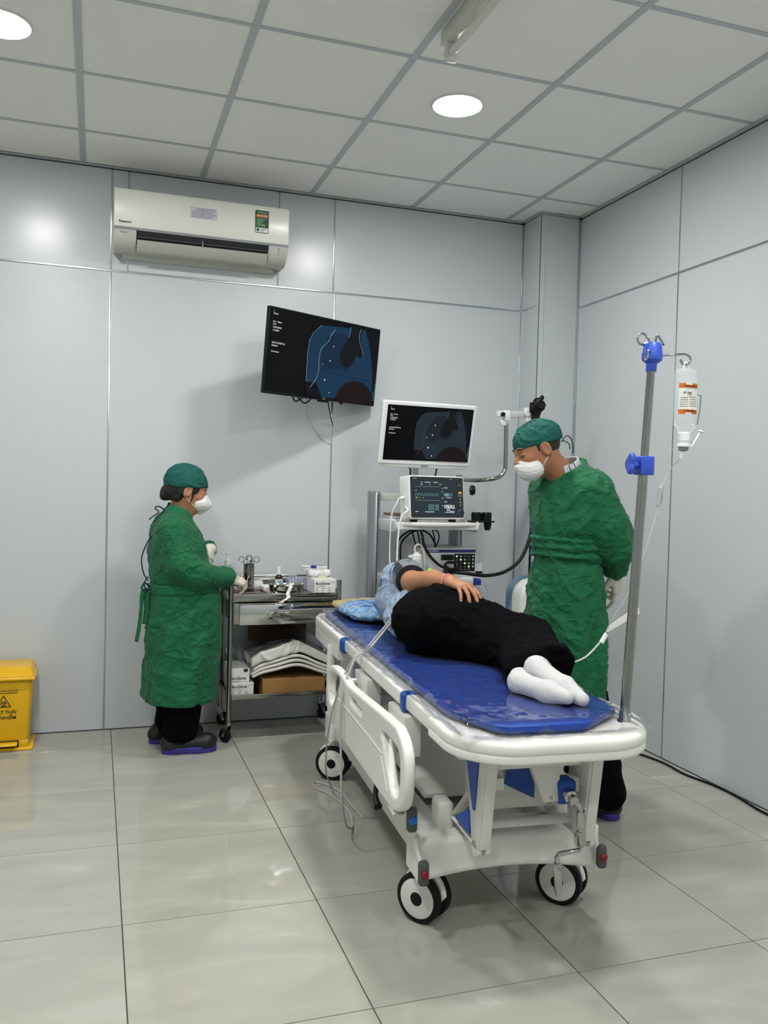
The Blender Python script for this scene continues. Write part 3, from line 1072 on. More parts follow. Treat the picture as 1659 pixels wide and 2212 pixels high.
for k in range(6):
    MB().box(.442 + (.022 if k < 2 else 0), .566 - .01 * (k % 3), yf - .0008, yf, 2.720 - k * .0085, 2.7225 - k * .0085).build('print_line', M_lilac, stk, smooth=None)
MB().box(.4995, .5005, yf - .0009, yf, 2.674, 2.726).build('print_line', mat('red_ink', rgb(150, 60, 70), .6), stk, smooth=None)
M_green = mat('energy_label_green', rgb(22, 78, 44), .4)
M_starband = mat('energy_label_orange', rgb(206, 100, 40), .4)
M_paper = mat('white_paper', rgb(228, 228, 224), .5)
el = plate('energy_label', [rrect(.769, .840, 2.636, 2.752, .004, 3)], .0012, M_green, ac, (0, yf - .0002, 0), X1, Z1)
MB().box(.774, .835, yf - .0012, yf, 2.715, 2.733).build('star_band', M_starband, el, smooth=None)
for k in range(5):
    cx, cz = .7815 + k * .0115, 2.724
    plate('star', [[(cx + (.0052 if j % 2 == 0 else .0023) * math.sin(j * math.pi / 5), cz + (.0052 if j % 2 == 0 else .0023) * math.cos(j * math.pi / 5)) for j in range(10)]], .0006, M_paper, el, (0, yf - .0014, 0), X1, Z1)
MB().box(.772, .837, yf - .0012, yf, 2.639, 2.662).build('white_strip', M_paper, el, smooth=None)
for k, wd in enumerate((.050, .03, .038, .024, .046, .044)):
    MB().box(.777, .777 + wd, yf - .0012, yf, 2.706 - k * .0068, 2.7085 - k * .0068).build('print_line', mat('label_print', rgb(150, 190, 150), .5) if k == 0 else MATS['label_print'], el, smooth=None)
MB().box(.780, .831, yf - .0012, yf, 2.739, 2.743).build('print_line', MATS['label_print'], el, smooth=None)
MB().box(.776, .790, yf - .0016, yf, 2.6435, 2.6575).build('print_block', M_green, el, smooth=None)
for k in range(3):
    MB().box(.795, .830 - .008 * k, yf - .0016, yf, 2.655 - k * .005, 2.6568 - k * .005).build('print_line', M_ink, el, smooth=None)
for k in range(4):
    MB().box(.893, .905, YB - .1935 + k * .0035, YB - .17, 2.567 - k * .009, 2.5695 - k * .009).build('display_mark', M_grey, ac, smooth=None)

# ------------------------------------------------------------------ screens
M_screen = mat('screen_black', rgb(3, 3, 6), .25, spec=.18)
def emis(name, c, s=1.0):
    col = rgb(*c)
    return mat(name, (0.002, 0.002, 0.003, 1), .25, emit=col, estr=s, spec=.15)
E_blue = emis('screen_blue', (18, 50, 76))
E_blue2 = emis('screen_blue_dim', (14, 38, 60))
E_darkblue = emis('screen_shadow_blue', (12, 28, 44))
E_edge = emis('screen_pale_line', (130, 160, 180))
E_dot = emis('screen_glint', (170, 205, 225))
E_text = emis('screen_white_text', (225, 228, 232))
E_brown = emis('screen_brown', (26, 14, 14))
E_blk = emis('screen_black_glow', (8, 10, 14))
E_teal = emis('screen_teal_text', (50, 140, 130))
E_grey = emis('screen_grey_image', (34, 44, 52))
E_grey2 = emis('screen_grey_image_dim', (26, 34, 42))
E_greydark = emis('screen_grey_shadow', (12, 16, 20))
E_greyedge = emis('screen_grey_line', (64, 78, 88))


class Plane:
    """a flat display: points given as fractions of its width (left to right) and height (top to bottom)"""

    def __init__(s, c, yaw, tilt, w, h):
        s.r = Vector((math.cos(yaw), math.sin(yaw), 0))
        n = Vector((math.sin(yaw), -math.cos(yaw), 0))
        s.u = Vector((0, 0, 1)) * math.cos(tilt) + n * math.sin(tilt)
        s.n = s.r.cross(s.u)
        s.c, s.w, s.h = Vector(c), w, h

    def at(s, fx, fy, d=0.0):
        return s.c + s.r * ((fx - .5) * s.w) + s.u * ((.5 - fy) * s.h) + s.n * d

    def plate(s, name, fr, m, par, d, t=.0008, bevel=0.0):
        return plate(name, [[((x - .5) * s.w, (.5 - y) * s.h) for x, y in q] for q in fr], t, m, par, tuple(s.c + s.n * (d)), tuple(s.r), tuple(s.u), bevel=bevel)

    def line(s, name, pts, wd, m, par, d):
        return MB().tube([s.at(x, y, d) for x, y in pts], wd, 6, smoothn=3).build(name, m, par)

    def text(s, name, t, size, fx, fy, m, par, d, align='LEFT', bold=0.0):
        return text(name, t, size, tuple(s.at(fx, fy, d)), tuple(s.r), tuple(s.u), m, par, align, ext=.0002, bold=bold)


def scope_image(pl, par, d, A, A2, D, ED, BR, blurtext, tsz, split=True):
    """the endoscope picture: an octagonal field left of a text column"""
    pl.plate('picture_field', [[(.44, .10), (.98, .03), (.985, .93), (.43, .97), (.345, .80), (.345, .30)]], A, par, d)
    pl.plate('picture_shade', [[(.50, .22), (.56, .17), (.66, .15), (.71, .20), (.74, .50), (.70, .60), (.63, .58), (.57, .63), (.50, .60), (.46, .52), (.47, .38)]], A2, par, d + .0006)
    pl.plate('picture_dark', [[(.845, .045), (.985, .02), (.985, .80), (.962, .82), (.955, .60), (.925, .38), (.885, .18)]], E_blk, par, d + .0008)
    pl.plate('picture_dark', [[(.715, .035), (.825, .035), (.80, .15), (.83, .29), (.845, .37), (.815, .415), (.775, .38), (.76, .49), (.70, .56), (.64, .53), (.62, .40), (.665, .27), (.70, .18)]], D, par, d + .0012)
    pl.plate('picture_dark', [[(.43, .80), (.50, .99), (.35, .99), (.345, .80)]], E_blk, par, d + .0009)
    arc = [(.80 - .185 * math.cos(t), .995 - .285 * math.sin(t)) for t in np.linspace(.02, math.pi - .25, 22)]
    pl.plate('picture_round_shadow', [arc + [(.975, .995), (.615, .995)]], BR, par, d + .0015)
    pl.line('picture_edge', [(.345, .80), (.345, .31), (.44, .105)], .0009, ED, par, d + .001)
    pl.line('picture_fold', [(.565, .12), (.53, .20), (.51, .28), (.455, .38), (.44, .50), (.445, .66), (.425, .76), (.38, .87)], .0009, ED, par, d + .0012)
    pl.line('picture_fold', [(.705, .05), (.70, .14), (.695, .18)], .0008, ED, par, d + .0018)
    pl.line('picture_fold', [(.805, .05), (.79, .12), (.80, .22), (.835, .32), (.84, .38)], .0008, ED, par, d + .0018)
    pl.line('picture_crease', [(.46, .62), (.60, .66), (.75, .68), (.92, .68)], .0009, E_darkblue if A is E_blue else E_greydark, par, d + .0014)
    for x, y, r in ((.56, .33, .0035), (.54, .51, .004), (.475, .56, .0025), (.505, .75, .005), (.555, .90, .0035), (.915, .82, .003)):
        cc = pl.at(x, y, d + .0012)
        MB().lathe([(r, 0), (r, .0006)], cc, pl.n, 10).build('picture_glint', E_dot, par)
    pl.line('picture_scale', [(.985, .70), (.983, .86), (.975, .93)], .0008, E_teal, par, d + .002)
    for i, (y, t) in enumerate(((.05, '1'), (.08, 'Mode'), (.17, 'No.  Name'), (.20, 'B A.'), (.235, '13/06/2023'), (.27, '11:28:07'), (.41, 'GIF-H170/GIF-Q'), (.445, 'WM:A7'), (.51, 'Comment'))):
        pl.text('screen_text', t, tsz, .035, y, E_text, par, d + .001)


# wall television, swung out and tilted down
tvp = Plane((1.146, 4.45, 1.991), .497, .091, .804, .432)
tv = thing('wall_television', 'large black wall television swung out on its bracket, blue endoscope picture', 'television', (1.146, 4.45, 1.77))
tvp.plate('casing', [rrect(0, 1, 0, 1, .008, 3)], M_black, tv, -.011, .020, bevel=.003)
tvp.plate('back_cover', [rrect(.12, .88, .15, .9, .03, 3)], M_black, tv, -.048, .03, bevel=.006)
scr = tvp.plate('screen', [[(.012, .018), (.988, .018), (.988, .965), (.012, .965)]], M_screen, tv, -.0005, .002)
scope_image(tvp, scr, .001, E_blue, E_blue2, E_greydark, E_edge, E_brown, E_text, .0125)
lg = tvp.plate('logo_block', [[(.47, .985), (.56, .985), (.555, 1.025), (.475, 1.025)]], M_black, tv, -.010, .012, bevel=.002)
tvp.text('brand_lettering', 'TCL', .013, .515, .983, mat('silver_lettering', rgb(170, 172, 176), .3), tv, .0006, 'CENTER')
p0 = tvp.at(.5, .5, -.06)
MB().tube([p0, (1.30, 4.60, 1.99), (1.262, YB - .012, 1.99)], .018, 8).build('bracket_arm', M_black, tv)
MB().box(1.19, 1.334, YB - .016, YB - .0005, 1.86, 2.12).build('wall_plate', M_black, tv, bevel=.003)
for k, (a, b, c) in enumerate((((.27, .98), (.30, 1.05), (.36, 1.0)), ((.30, .97), (.38, 1.06), (.44, .99)))):
    MB().tube([tvp.at(a[0], a[1], -.03), tvp.at(b[0], b[1], -.03), tvp.at(c[0], c[1], -.03)], .004, 8, smoothn=6).build('cable', M_black, tv)
MB().tube([tvp.at(.60, .98, -.03), tvp.at(.605, 1.03, -.04), (1.262, YB - .02, 1.66)], .003, 8, smoothn=4).build('cable', M_black, tv)
MB().tube([tvp.at(.68, .98, -.02), tvp.at(.70, 1.02, -.02), tvp.at(.72, .98, -.02)], .004, 8, smoothn=5).build('cable', M_black, tv)
MB().tube([tvp.at(.40, 1.0, -.03), (1.10, 4.64, 1.70), (1.20, YB - .006, 1.585), (1.262, YB - .006, 1.56)], .003, 8, smoothn=5).build('cable', M_lightgrey, tv)

# ------------------------------------------------------------------ yellow pedal bin
M_yel = mat('yellow_plastic', rgb(220, 172, 8), .35, var=.06, vscale=7)
M_yel2 = mat('yellow_lid_plastic', rgb(226, 176, 20), .3)
bx = -.412
bn = thing('pedal_bin', 'yellow clinical waste pedal bin with biohazard sign by the back wall', 'waste bin', (bx, 4.57, 0))
def frustum(x0, x1, y0, y1, z0, X0, X1_, Y0, Y1_, z1):
    return MB().hexa([(x0, y0, z0), (x1, y0, z0), (x1, y1, z0), (x0, y1, z0)], [(X0, Y0, z1), (X1_, Y0, z1), (X1_, Y1_, z1), (X0, Y1_, z1)])
frustum(bx - .115, bx + .115, 4.475, 4.675, .03, bx - .13, bx + .13, 4.462, 4.69, .345).build('body', M_yel, bn, bevel=.016, bseg=3)
frustum(bx - .14, bx + .14, 4.452, 4.69, 0, bx - .138, bx + .138, 4.454, 4.688, .014).build('base', M_yel2, bn, bevel=.006)
frustum(bx - .118, bx + .118, 4.47, 4.68, .012, bx - .117, bx + .117, 4.472, 4.678, .05).build('skirt', M_yel, bn, bevel=.01)
frustum(bx - .147, bx + .147, 4.44, 4.70, .343, bx - .145, bx + .145, 4.442, 4.70, .360).build('lid_rim', M_yel2, bn, bevel=.007, bseg=3)
frustum(bx - .143, bx + .143, 4.445, 4.70, .359, bx - .120, bx + .120, 4.50, 4.70, .400).build('lid', M_yel2, bn, bevel=.012, bseg=3)
MB().lathe([(.006, 0), (.006, .003)], (bx + .03, 4.535, .390), (0, -.55, 1), 14).build('lid_button', mat('pale_pink', rgb(226, 190, 170), .5), bn)
frustum(bx - .07, bx + .07, 4.425, 4.48, .030, bx - .07, bx + .07, 4.43, 4.48, .042).build('pedal', M_yel2, bn, bevel=.004)
MB().box(bx - .075, bx + .075, 4.466, 4.474, .012, .046).build('pedal_slot', mat('dark_red_gap', rgb(60, 18, 14), .7), bn)
def bp_(z, off=.0012):                       # front face of the tapering bin body
    t = (z - .03) / .315
    return 4.475 + (4.462 - 4.475) * t - off
bup = Vector((0, -.0413, 1)).normalized()
text('warning_lettering', 'CHẤT THẢI', .0225, (bx + .004, bp_(.187), .187), X1, bup, M_ink, bn, bold=.0003)
text('warning_lettering', 'LÂY NHIỄM', .0225, (bx + .004, bp_(.160), .160), X1, bup, M_ink, bn, bold=.0003)
text('limit_lettering', 'KHÔNG ĐƯỢC QUÁ VẠCH NÀY', .0098, (bx, bp_(.292), .292), X1, bup, M_ink, bn, bold=.0001)
MB().box(bx - .068, bx + .068, bp_(.282) - .0004, bp_(.282) + .002, .280, .2825).build('limit_line', M_ink, bn, smooth=None)
tz = .212
trp = [(0, .0), (.0, .0)]
def tri(s, zc):
    return [(-s * .866, zc - s * .5), (s * .866, zc - s * .5), (0, zc + s)]
plate('biohazard_triangle', [tri(.040, 0), tri(.033, 0)], .0008, M_ink, bn, (bx + .005, bp_(.232), .232), X1, tuple(bup))
for k in range(3):
    a = math.pi / 2 + k * 2 * math.pi / 3
    cx, cz = .0085 * math.cos(a), .0085 * math.sin(a)
    pts_o = [(cx + .0092 * math.cos(t), cz + .0092 * math.sin(t)) for t in np.linspace(a + .55, a + 2 * math.pi - .55, 18)]
    pts_i = [(cx * .88 + .0068 * math.cos(t), cz * .88 + .0068 * math.sin(t)) for t in np.linspace(a + 2 * math.pi - .62, a + .62, 18)]
    plate('biohazard_crescent', [pts_o + pts_i], .0008, M_ink, bn, (bx + .005, bp_(.2295), .2295), X1, tuple(bup))
plate('biohazard_ring', [[(.0105 * math.cos(t), .0105 * math.sin(t)) for t in np.linspace(0, 6.2, 24)], [(.0088 * math.cos(t), .0088 * math.sin(t)) for t in np.linspace(0, 6.2, 24)]], .0008, M_ink, bn, (bx + .005, bp_(.2295), .2295), X1, tuple(bup))

# ------------------------------------------------------------------ power cord on the floor
cord = thing('power_cord', 'black power cord lying on the floor along the right wall', 'cord', (2.65, 3.3, 0))
MB().tube([(2.40, 3.98, .0055), (2.54, 3.80, .0055), (2.62, 3.66, .0055), (2.655, 3.50, .0055), (2.648, 3.34, .0055), (2.672, 3.22, .0055), (2.685, 3.10, .0055), (2.675, 2.97, .0055), (2.66, 2.86, .0055), (2.665, 2.7, .0055), (2.68, 2.4, .0055)], .0055, 8, smoothn=8).build('cable', M_black, cord)
# ------------------------------------------------------------------ stainless instrument trolley and what stands on it
cx0, cx1, cy0, cy1 = .655, 1.222, 4.345, 4.685
ct = thing('instrument_trolley', 'two-tier stainless steel instrument trolley with drawer by the back wall', 'trolley', ((cx0 + cx1) / 2, (cy0 + cy1) / 2, 0))
for x in (cx0, cx1):
    for y in (cy0, cy1):
        MB().lathe([(.0125, 0), (.0125, .722), (.0115, .727), (.006, .730)], (x, y, .098), (0, 0, 1), 18).build('post', M_steel, ct)
        ang = {(cx0, cy0): 2.2, (cx1, cy0): .5, (cx0, cy1): -.2, (cx1, cy1): .3}[(x, y)]
        d = Vector((math.cos(ang), math.sin(ang), 0)) * .022
        e = Vector((-math.sin(ang), math.cos(ang), 0))
        fk = MB().lathe([(.017, 0), (.017, .006), (.014, .012)], (x, y, .090), (0, 0, 1), 16)
        for s in (-1, 1):
            q = Vector((x, y, 0)) + e * s * .016
            fk.hexa([q + d + e * .0015 - d * .3 + Vector((0, 0, .03)), q + d - e * .0015 - d * .3 + Vector((0, 0, .03)), q + d * 1.3 - e * .0015 + Vector((0, 0, .03)), q + d * 1.3 + e * .0015 + Vector((0, 0, .03))],
                    [q - d * .6 + e * .0015 + Vector((0, 0, .092)), q - d * .6 - e * .0015 + Vector((0, 0, .092)), q + d * .8 - e * .0015 + Vector((0, 0, .092)), q + d * .8 + e * .0015 + Vector((0, 0, .092))])
        cf = fk.build('caster_fork', M_chrome, ct)
        wc = Vector((x, y, .036)) + d
        MB().lathe([(.022, -.011), (.033, -.011), (.036, -.006), (.036, .006), (.033, .011), (.022, .011)], wc, e, 28).build('caster_tyre', M_rubber, cf)
        MB().lathe([(.0225, -.0095), (.0225, .0095)], wc, e, 20).build('caster_hub', M_alu, cf)
# top tray with upstand
tz = .748
MB().box(cx0, cx1, cy0 + .004, cy1 - .004, tz - .004, tz).build('top_tray', M_steel, ct, bevel=.001)
for nm, b in (('tray_lip', (cx0 + .012, cx1 - .012, cy0 - .004, cy0 + .004, tz - .03, tz + .012)), ('tray_lip', (cx0 + .012, cx1 - .012, cy1 - .004, cy1 + .004, tz - .03, tz + .05)),
              ('tray_lip', (cx0 - .004, cx0 + .004, cy0 + .012, cy1 - .012, tz - .03, tz + .012)), ('tray_lip', (cx1 - .004, cx1 + .004, cy0 + .012, cy1 - .012, tz - .03, tz + .03))):
    MB().box(*b).build(nm, M_steel, ct, bevel=.003)
MB().cyl((cx0, cy1, .815), (cx1, cy1, .815), .006).build('guard_rail', M_steel, ct)
MB().cyl((cx0, cy0, .815), (cx0, cy1, .815), .006).build('guard_rail', M_steel, ct)
MB().cyl((cx1, cy0, .815), (cx1, cy1, .815), .006).build('guard_rail', M_steel, ct)
# drawer, pulled a little open
MB().box(cx0 + .02, cx1 - .02, cy0 + .03, cy1 - .02, .598, .71).build('drawer_box', M_steel, ct, bevel=.003)
M_mirror = mat('mirror_steel', rgb(200, 200, 198), .05, 1.0)
dr = MB().box(cx0 + .042, cx1 + .004, cy0 - .028, cy0 - .006, .603, .708).build('drawer_front', M_mirror, ct, bevel=.003)
MB().box(cx0 + .036, cx1 + .010, cy0 - .031, cy0 - .004, .7075, .7135).build('drawer_top_edge', M_steel, dr, bevel=.002)
MB().tube([(.925, cy0 - .028, .664), (.925, cy0 - .046, .664), (1.005, cy0 - .046, .664), (1.005, cy0 - .028, .664)], .0035, 8).build('handle', M_chrome, dr)
MB().box(.925, 1.005, cy0 - .048, cy0 - .028, .6605, .6635).build('handle_plate', M_chrome, dr, bevel=.001)
MB().lathe([(.011, 0), (.011, .005), (.006, .009), (.003, .009)], (.965, cy0 - .028, .692), (0, -1, 0), 18).build('lock', M_chrome, dr)
# bottom shelf
sz = .222
MB().box(cx0, cx1, cy0 + .004, cy1 - .004, sz - .004, sz).build('bottom_shelf', M_steel, ct, bevel=.001)
for b in ((cx0 + .012, cx1 - .012, cy0 - .004, cy0 + .004, sz - .004, sz + .022), (cx0 + .012, cx1 - .012, cy1 - .004, cy1 + .004, sz - .004, sz + .022),
          (cx0 - .004, cx0 + .004, cy0 + .012, cy1 - .012, sz - .004, sz + .022), (cx1 - .004, cx1 + .004, cy0 + .012, cy1 - .012, sz - .004, sz + .022)):
    MB().box(*b).build('shelf_lip', M_steel, ct, bevel=.003)

# ---- on the trolley top
M_clear = mat('clear_plastic', (1, 1, 1, 1), .05, trans=1.0, ior=1.2)
M_gel = mat('yellow_label', rgb(206, 206, 40), .4)
M_card = mat('white_card', rgb(226, 226, 226), .5)
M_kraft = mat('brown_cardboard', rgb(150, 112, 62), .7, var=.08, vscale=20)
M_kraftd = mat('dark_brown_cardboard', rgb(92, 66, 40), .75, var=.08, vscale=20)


def fill(name, c, r, z0, z1, m, t):
    return MB().lathe([(r, z0), (r, z1)], c, (0, 0, 1), 24).build(name, m, t)


# pump bottle
b = (.672, 4.60, tz)
t = thing('pump_bottle', 'clear hand gel pump bottle with yellow label on the trolley', 'bottle', b)
MB().lathe([(.029, 0), (.031, .004), (.031, .10), (.028, .118), (.014, .134), (.014, .142)], b, (0, 0, 1), 28).build('bottle', M_clear, t)
MB().lathe([(.0316, .045), (.0316, .096)], b, (0, 0, 1), 28, cap=False).build('label', M_gel, t)
MB().lathe([(.0165, .138), (.0165, .162), (.008, .166), (.006, .19), (.0075, .190), (.0075, .198)], b, (0, 0, 1), 20).build('pump', M_white, t)
MB().box(b[0] - .034, b[0] + .014, b[1] - .009, b[1] + .009, tz + .196, tz + .205).build('nozzle', M_white, t, bevel=.003)

# steel cup with scissors and forceps
b = (.768, 4.49, tz)
t = thing('steel_instrument_cup', 'tall steel cup holding scissors on the trolley top', 'cup', b)
MB().lathe([(.024, .0), (.028, .003), (.028, .148), (.0295, .151), (.0275, .151), (.026, .15), (.026, .006), (.0, .006)], b, (0, 0, 1), 32, cap=False).build('cup', M_steel, t)


def scissors(base, lean, label, rot):
    base = Vector(base)
    d = Vector(lean).normalized()
    e = d.cross(Vector((math.cos(rot), math.sin(rot), .1))).normalized()
    t = thing('scissors', label, 'scissors', tuple(base), group='scissors in the steel cup')
    hi = base + d * .155
    for s in (-1, 1):
        MB().tube([base + e * s * .002, base + d * .09 + e * s * .002, hi + e * s * .010], [.0018, .0028, .0022], 8).build('blade', M_chrome, t)
        c = hi + e * s * .021 + d * .012
        MB().tube([c + (e * math.cos(a) + d * math.sin(a)) * .0145 for a in np.linspace(0, 2 * math.pi, 20)[:-1]], .0022, 8, closed=True).build('finger_ring', M_chrome, t)
scissors((.772, 4.486, tz + .012), (-.14, -.02, 1), 'scissors leaning to the left in the steel cup', 1.3)
scissors((.764, 4.494, tz + .012), (.15, .02, 1), 'scissors leaning to the right in the steel cup', 1.4)
t = thing('blue_forceps', 'small blue-handled forceps standing in the steel cup', 'forceps', (.772, 4.50, tz + .01))
MB().tube([(.770, 4.50, tz + .01), (.778, 4.50, tz + .15), (.788, 4.50, tz + .168)], [.002, .003, .004], 8).build('handle', mat('navy_plastic', rgb(26, 34, 84), .4), t)

# flat instrument tray
b = (.752, 4.44, tz)
t = thing('flat_steel_tray', 'flat shallow steel tray lying at the left of the trolley top', 'tray', b)
MB().box(b[0] - .085, b[0] + .088, b[1] - .075, b[1] + .05, tz + .0005, tz + .004).build('base', M_steel, t, bevel=.001)
M_trayed = mat('tray_brown_steel', rgb(120, 104, 98), .3, .8)
plate('rim', [rrect(b[0] - .088, b[0] + .091, b[1] - .078, b[1] + .053, .012, 4), rrect(b[0] - .082, b[0] + .085, b[1] - .072, b[1] + .047, .008, 4)], .016, M_trayed, t, (0, 0, tz + .0095), bevel=.002)

# small glass vial held upright in front
b = (.765, 4.415, tz + .0045)
t = thing('glass_vial', 'clear small vial in front of the steel cup', 'vial', b)
MB().lathe([(.016, 0), (.018, .004), (.018, .022), (.012, .03), (.018, .038), (.018, .075), (.008, .088), (.008, .11)], b, (0, 0, 1), 24).build('glass', M_clear, t)

# dropper bottle
b = (.925, 4.47, tz)
t = thing('dropper_bottle', 'small brown medicine bottle with white cap and paper label', 'bottle', (b[0], b[1], tz + .036))
MB().lathe([(.019, 0), (.0205, .003), (.0205, .046), (.017, .054), (.009, .06), (.009, .064)], (b[0], b[1], tz + .036), (0, 0, 1), 24).build('bottle', mat('brown_glass', rgb(48, 34, 22), .12), t)
lab = MB().lathe([(.0209, .006), (.0209, .036)], (b[0], b[1], tz + .036), (0, 0, 1), 24, cap=False).build('label', mat('pale_blue_label', rgb(206, 220, 226), .5), t)
MB().box(b[0] - .014, b[0] + .002, b[1] - .0218, b[1] - .0195, tz + .046, tz + .050).build('print_line', M_ink, lab)
MB().box(b[0] - .010, b[0] + .010, b[1] - .0218, b[1] - .0195, tz + .058, tz + .062).build('print_line', mat('teal_ink', rgb(50, 120, 130), .5), lab)
MB().lathe([(.010, .06), (.010, .085), (.0085, .088), (.0085, .099), (.006, .101)], (b[0], b[1], tz + .036), (0, 0, 1), 20).build('cap', M_white, t)

# white boxes and pads behind
t = thing('white_carton', 'low white carton under the brown medicine bottle', 'carton', (.925, 4.48, tz))
MB().box(.84, 1.03, 4.44, 4.56, tz + .0005, tz + .035).build('carton', M_card, t, bevel=.003)
MB().box(.842, .846, 4.437, 4.441, tz + .004, tz + .033).build('flap', M_card, t)
t = thing('gauze_roll', 'white gauze roll lying left of the white carton', 'gauze', (.825, 4.52, tz))
MB().lathe([(.006, -.03), (.026, -.03), (.0275, -.026), (.0275, .026), (.026, .03), (.006, .03)], (.82, 4.56, tz + .0285), (1, .3, 0), 24).build('roll', mat('gauze_white', rgb(222, 222, 220), .8, bump=.3, bscale=200), t)

# kidney dish
def kidney(c, a, b_, r0, z0, z1, n=36):
    out = []
    for k in range(n):
        th = 2 * math.pi * k / n
        dent = .28 * math.exp(-((th - math.pi / 2) / .55) ** 2)
        out.append((c[0] + a * r0 * math.cos(th), c[1] + b_ * r0 * math.sin(th) * (1 - dent)))
    return out
b = (.952, 4.40, tz)
t = thing('kidney_dish', 'shiny steel kidney dish at the front of the trolley top', 'dish', b)
rows = []
for r0, z in ((.0, .003), (.62, .001), (.80, .006), (.92, .026), (.96, .050), (1.03, .052), (1.03, .054), (.95, .053), (.90, .028), (.78, .009), (0, .005)):
    rows.append([(p[0], p[1], tz + z) for p in kidney(b, .098, .052, max(r0, .001), 0, 0)])
m_ = MB()
for row in rows:
    row.append(row[0])
m_.sheet(rows)
m_.build('dish', M_mirror, t, smooth=180)
t = thing('paper_strip', 'crumpled white paper strip hanging from the kidney dish over the drawer', 'paper strip', (.95, 4.34, tz))
pts = [(.965, 4.40, .80), (.968, 4.366, .806), (.962, 4.343, .792), (.945, 4.332, .758), (.948, 4.325, .742), (.925, 4.314, .728), (.905, 4.308, .718), (.885, 4.300, .7165)]
sp_ = spline([Vector(p) for p in pts], 5)
MB().sheet([[p + Vector((-.010, .001 * math.sin(i), .001 * math.cos(i * 2))), p + Vector((0, -.003 * math.sin(i * 1.3), .002)), p + Vector((.010, .002, 0))] for i, p in enumerate(sp_)]).build('strip', M_paper, t, smooth=180)

# clear blister packs with blue syringe parts
M_blister = mat('clear_blister', rgb(196, 202, 226), .15, alpha=.45)
t = thing('syringe_packs', 'stack of clear wrapped syringes at the back of the trolley', 'syringe packs', (1.06, 4.58, tz))
for k in range(7):
    x = 1.0 + k * .0165
    s_ = MB().box(x, x + .013, 4.545, 4.66, tz + .0005, tz + .075 - abs(k - 2) * .006).build('pack', M_blister, t, bevel=.003)
    MB().cyl((x + .0065, 4.56, tz + .005), (x + .0065, 4.57, tz + .066 - abs(k - 2) * .006), .0045, seg=10).build('barrel', M_paper, s_)
t = thing('folded_towel', 'white folded gauze cloth on top of the glove carton', 'cloth', (1.16, 4.50, tz + .08))
def f_tw(p):
    return s_box(p, (1.150, 4.52, tz + .099), (.062, .055, .018), .014)
soft('cloth', f_tw, (1.07, 4.44, tz + .07), (1.24, 4.60, tz + .13), .004, mat('towel_white', rgb(224, 224, 224), .8), t, dict(amp=.005, scale=26, seed=4))
t = thing('coiled_tubing', 'coiled clear tubing with blue clip lying on the folded cloth', 'tubing', (1.13, 4.50, tz + .12))
MB().tube([(1.135 + .06 * math.cos(a), 4.52 + .022 * math.sin(a), tz + .130 + .003 * math.sin(2 * a)) for a in np.linspace(0, 2 * math.pi, 30)[:-1]], .0025, 8, closed=True).build('tube', M_grey, t)
MB().cyl((1.055, 4.50, tz + .136), (1.10, 4.497, tz + .133), .0055).build('connector', M_white, t)
MB().cyl((1.135, 4.497, tz + .131), (1.195, 4.497, tz + .130), .005).build('connector', M_white, t)
MB().box(1.105, 1.132, 4.488, 4.508, tz + .124, tz + .141).build('clip', mat('blue_clip', rgb(28, 54, 150), .4), t, bevel=.004)

# glove cartons
def glove_box(name, label, x0, x1, y0, y1, z0, z1, big):
    t = thing('glove_carton', label, 'carton', ((x0 + x1) / 2, (y0 + y1) / 2, z0), group='white glove cartons on the trolley')
    bo = MB().box(x0, x1, y0, y1, z0, z1).build('carton', M_card, t, bevel=.0015, bseg=1)
    h = z1 - z0
    zt = z0 + h * (.72 if big == 't' else .28)
    text('brand_lettering', 'BccGlove', .020, (x0 + .006, y0 - .0006, zt), X1, Z1, M_ink, bo, 'LEFT', bold=.0004)
    text('product_lettering', 'Powdered Gloves', .0072, (x0 + .006, y0 - .0006, zt - .0145), X1, Z1, M_print_grey, bo, 'LEFT')
    if big == 't':
        for i in range(3):
            for k in range(3):
                xx = x0 + .006 + k * (x1 - x0 - .02) / 3
                MB().box(xx, xx + .018 - .003 * ((i + k) % 3), y0 - .0008, y0, z0 + .008 + i * .0105, z0 + .0105 + i * .0105).build('print_line', M_print_grey, bo, smooth=None)
    MB().tube([(x1 - .03, y0 - .0006, z1 - .012), (x1 - .02, y0 - .0006, z1 - .016), (x1 - .008, y0 - .0006, z1 - .011)], .0010, 6, smoothn=3).build('printed_mark', M_print_grey, bo)
    return t, bo
g, bo = glove_box('g', 'white glove carton standing at the right end of the trolley top', 1.095, 1.213, 4.37, 4.55, tz + .0006, tz + .078, 't')
def f_gl(p):
    return s_ell(p, (1.15, 4.43, tz + .078), (.028, .022, .012))
soft('glove_tuft', f_gl, (1.11, 4.40, tz + .06), (1.19, 4.46, tz + .10), .003, mat('latex_cream', rgb(206, 200, 170), .6), g, dict(amp=.004, scale=60, seed=2))
glove_box('g', 'lower white glove carton on the bottom shelf of the trolley', .668, .786, 4.375, 4.60, sz + .0006, sz + .076, 't')
g2, bo2 = glove_box('g', 'upper white glove carton stacked on the bottom shelf of the trolley', .664, .766, 4.385, 4.60, sz + .0775, sz + .145, 'b')
MB().box(.735, .756, 4.3845, 4.3855, sz + .128, sz + .1445).build('print_block', M_ink, bo2, smooth=None)
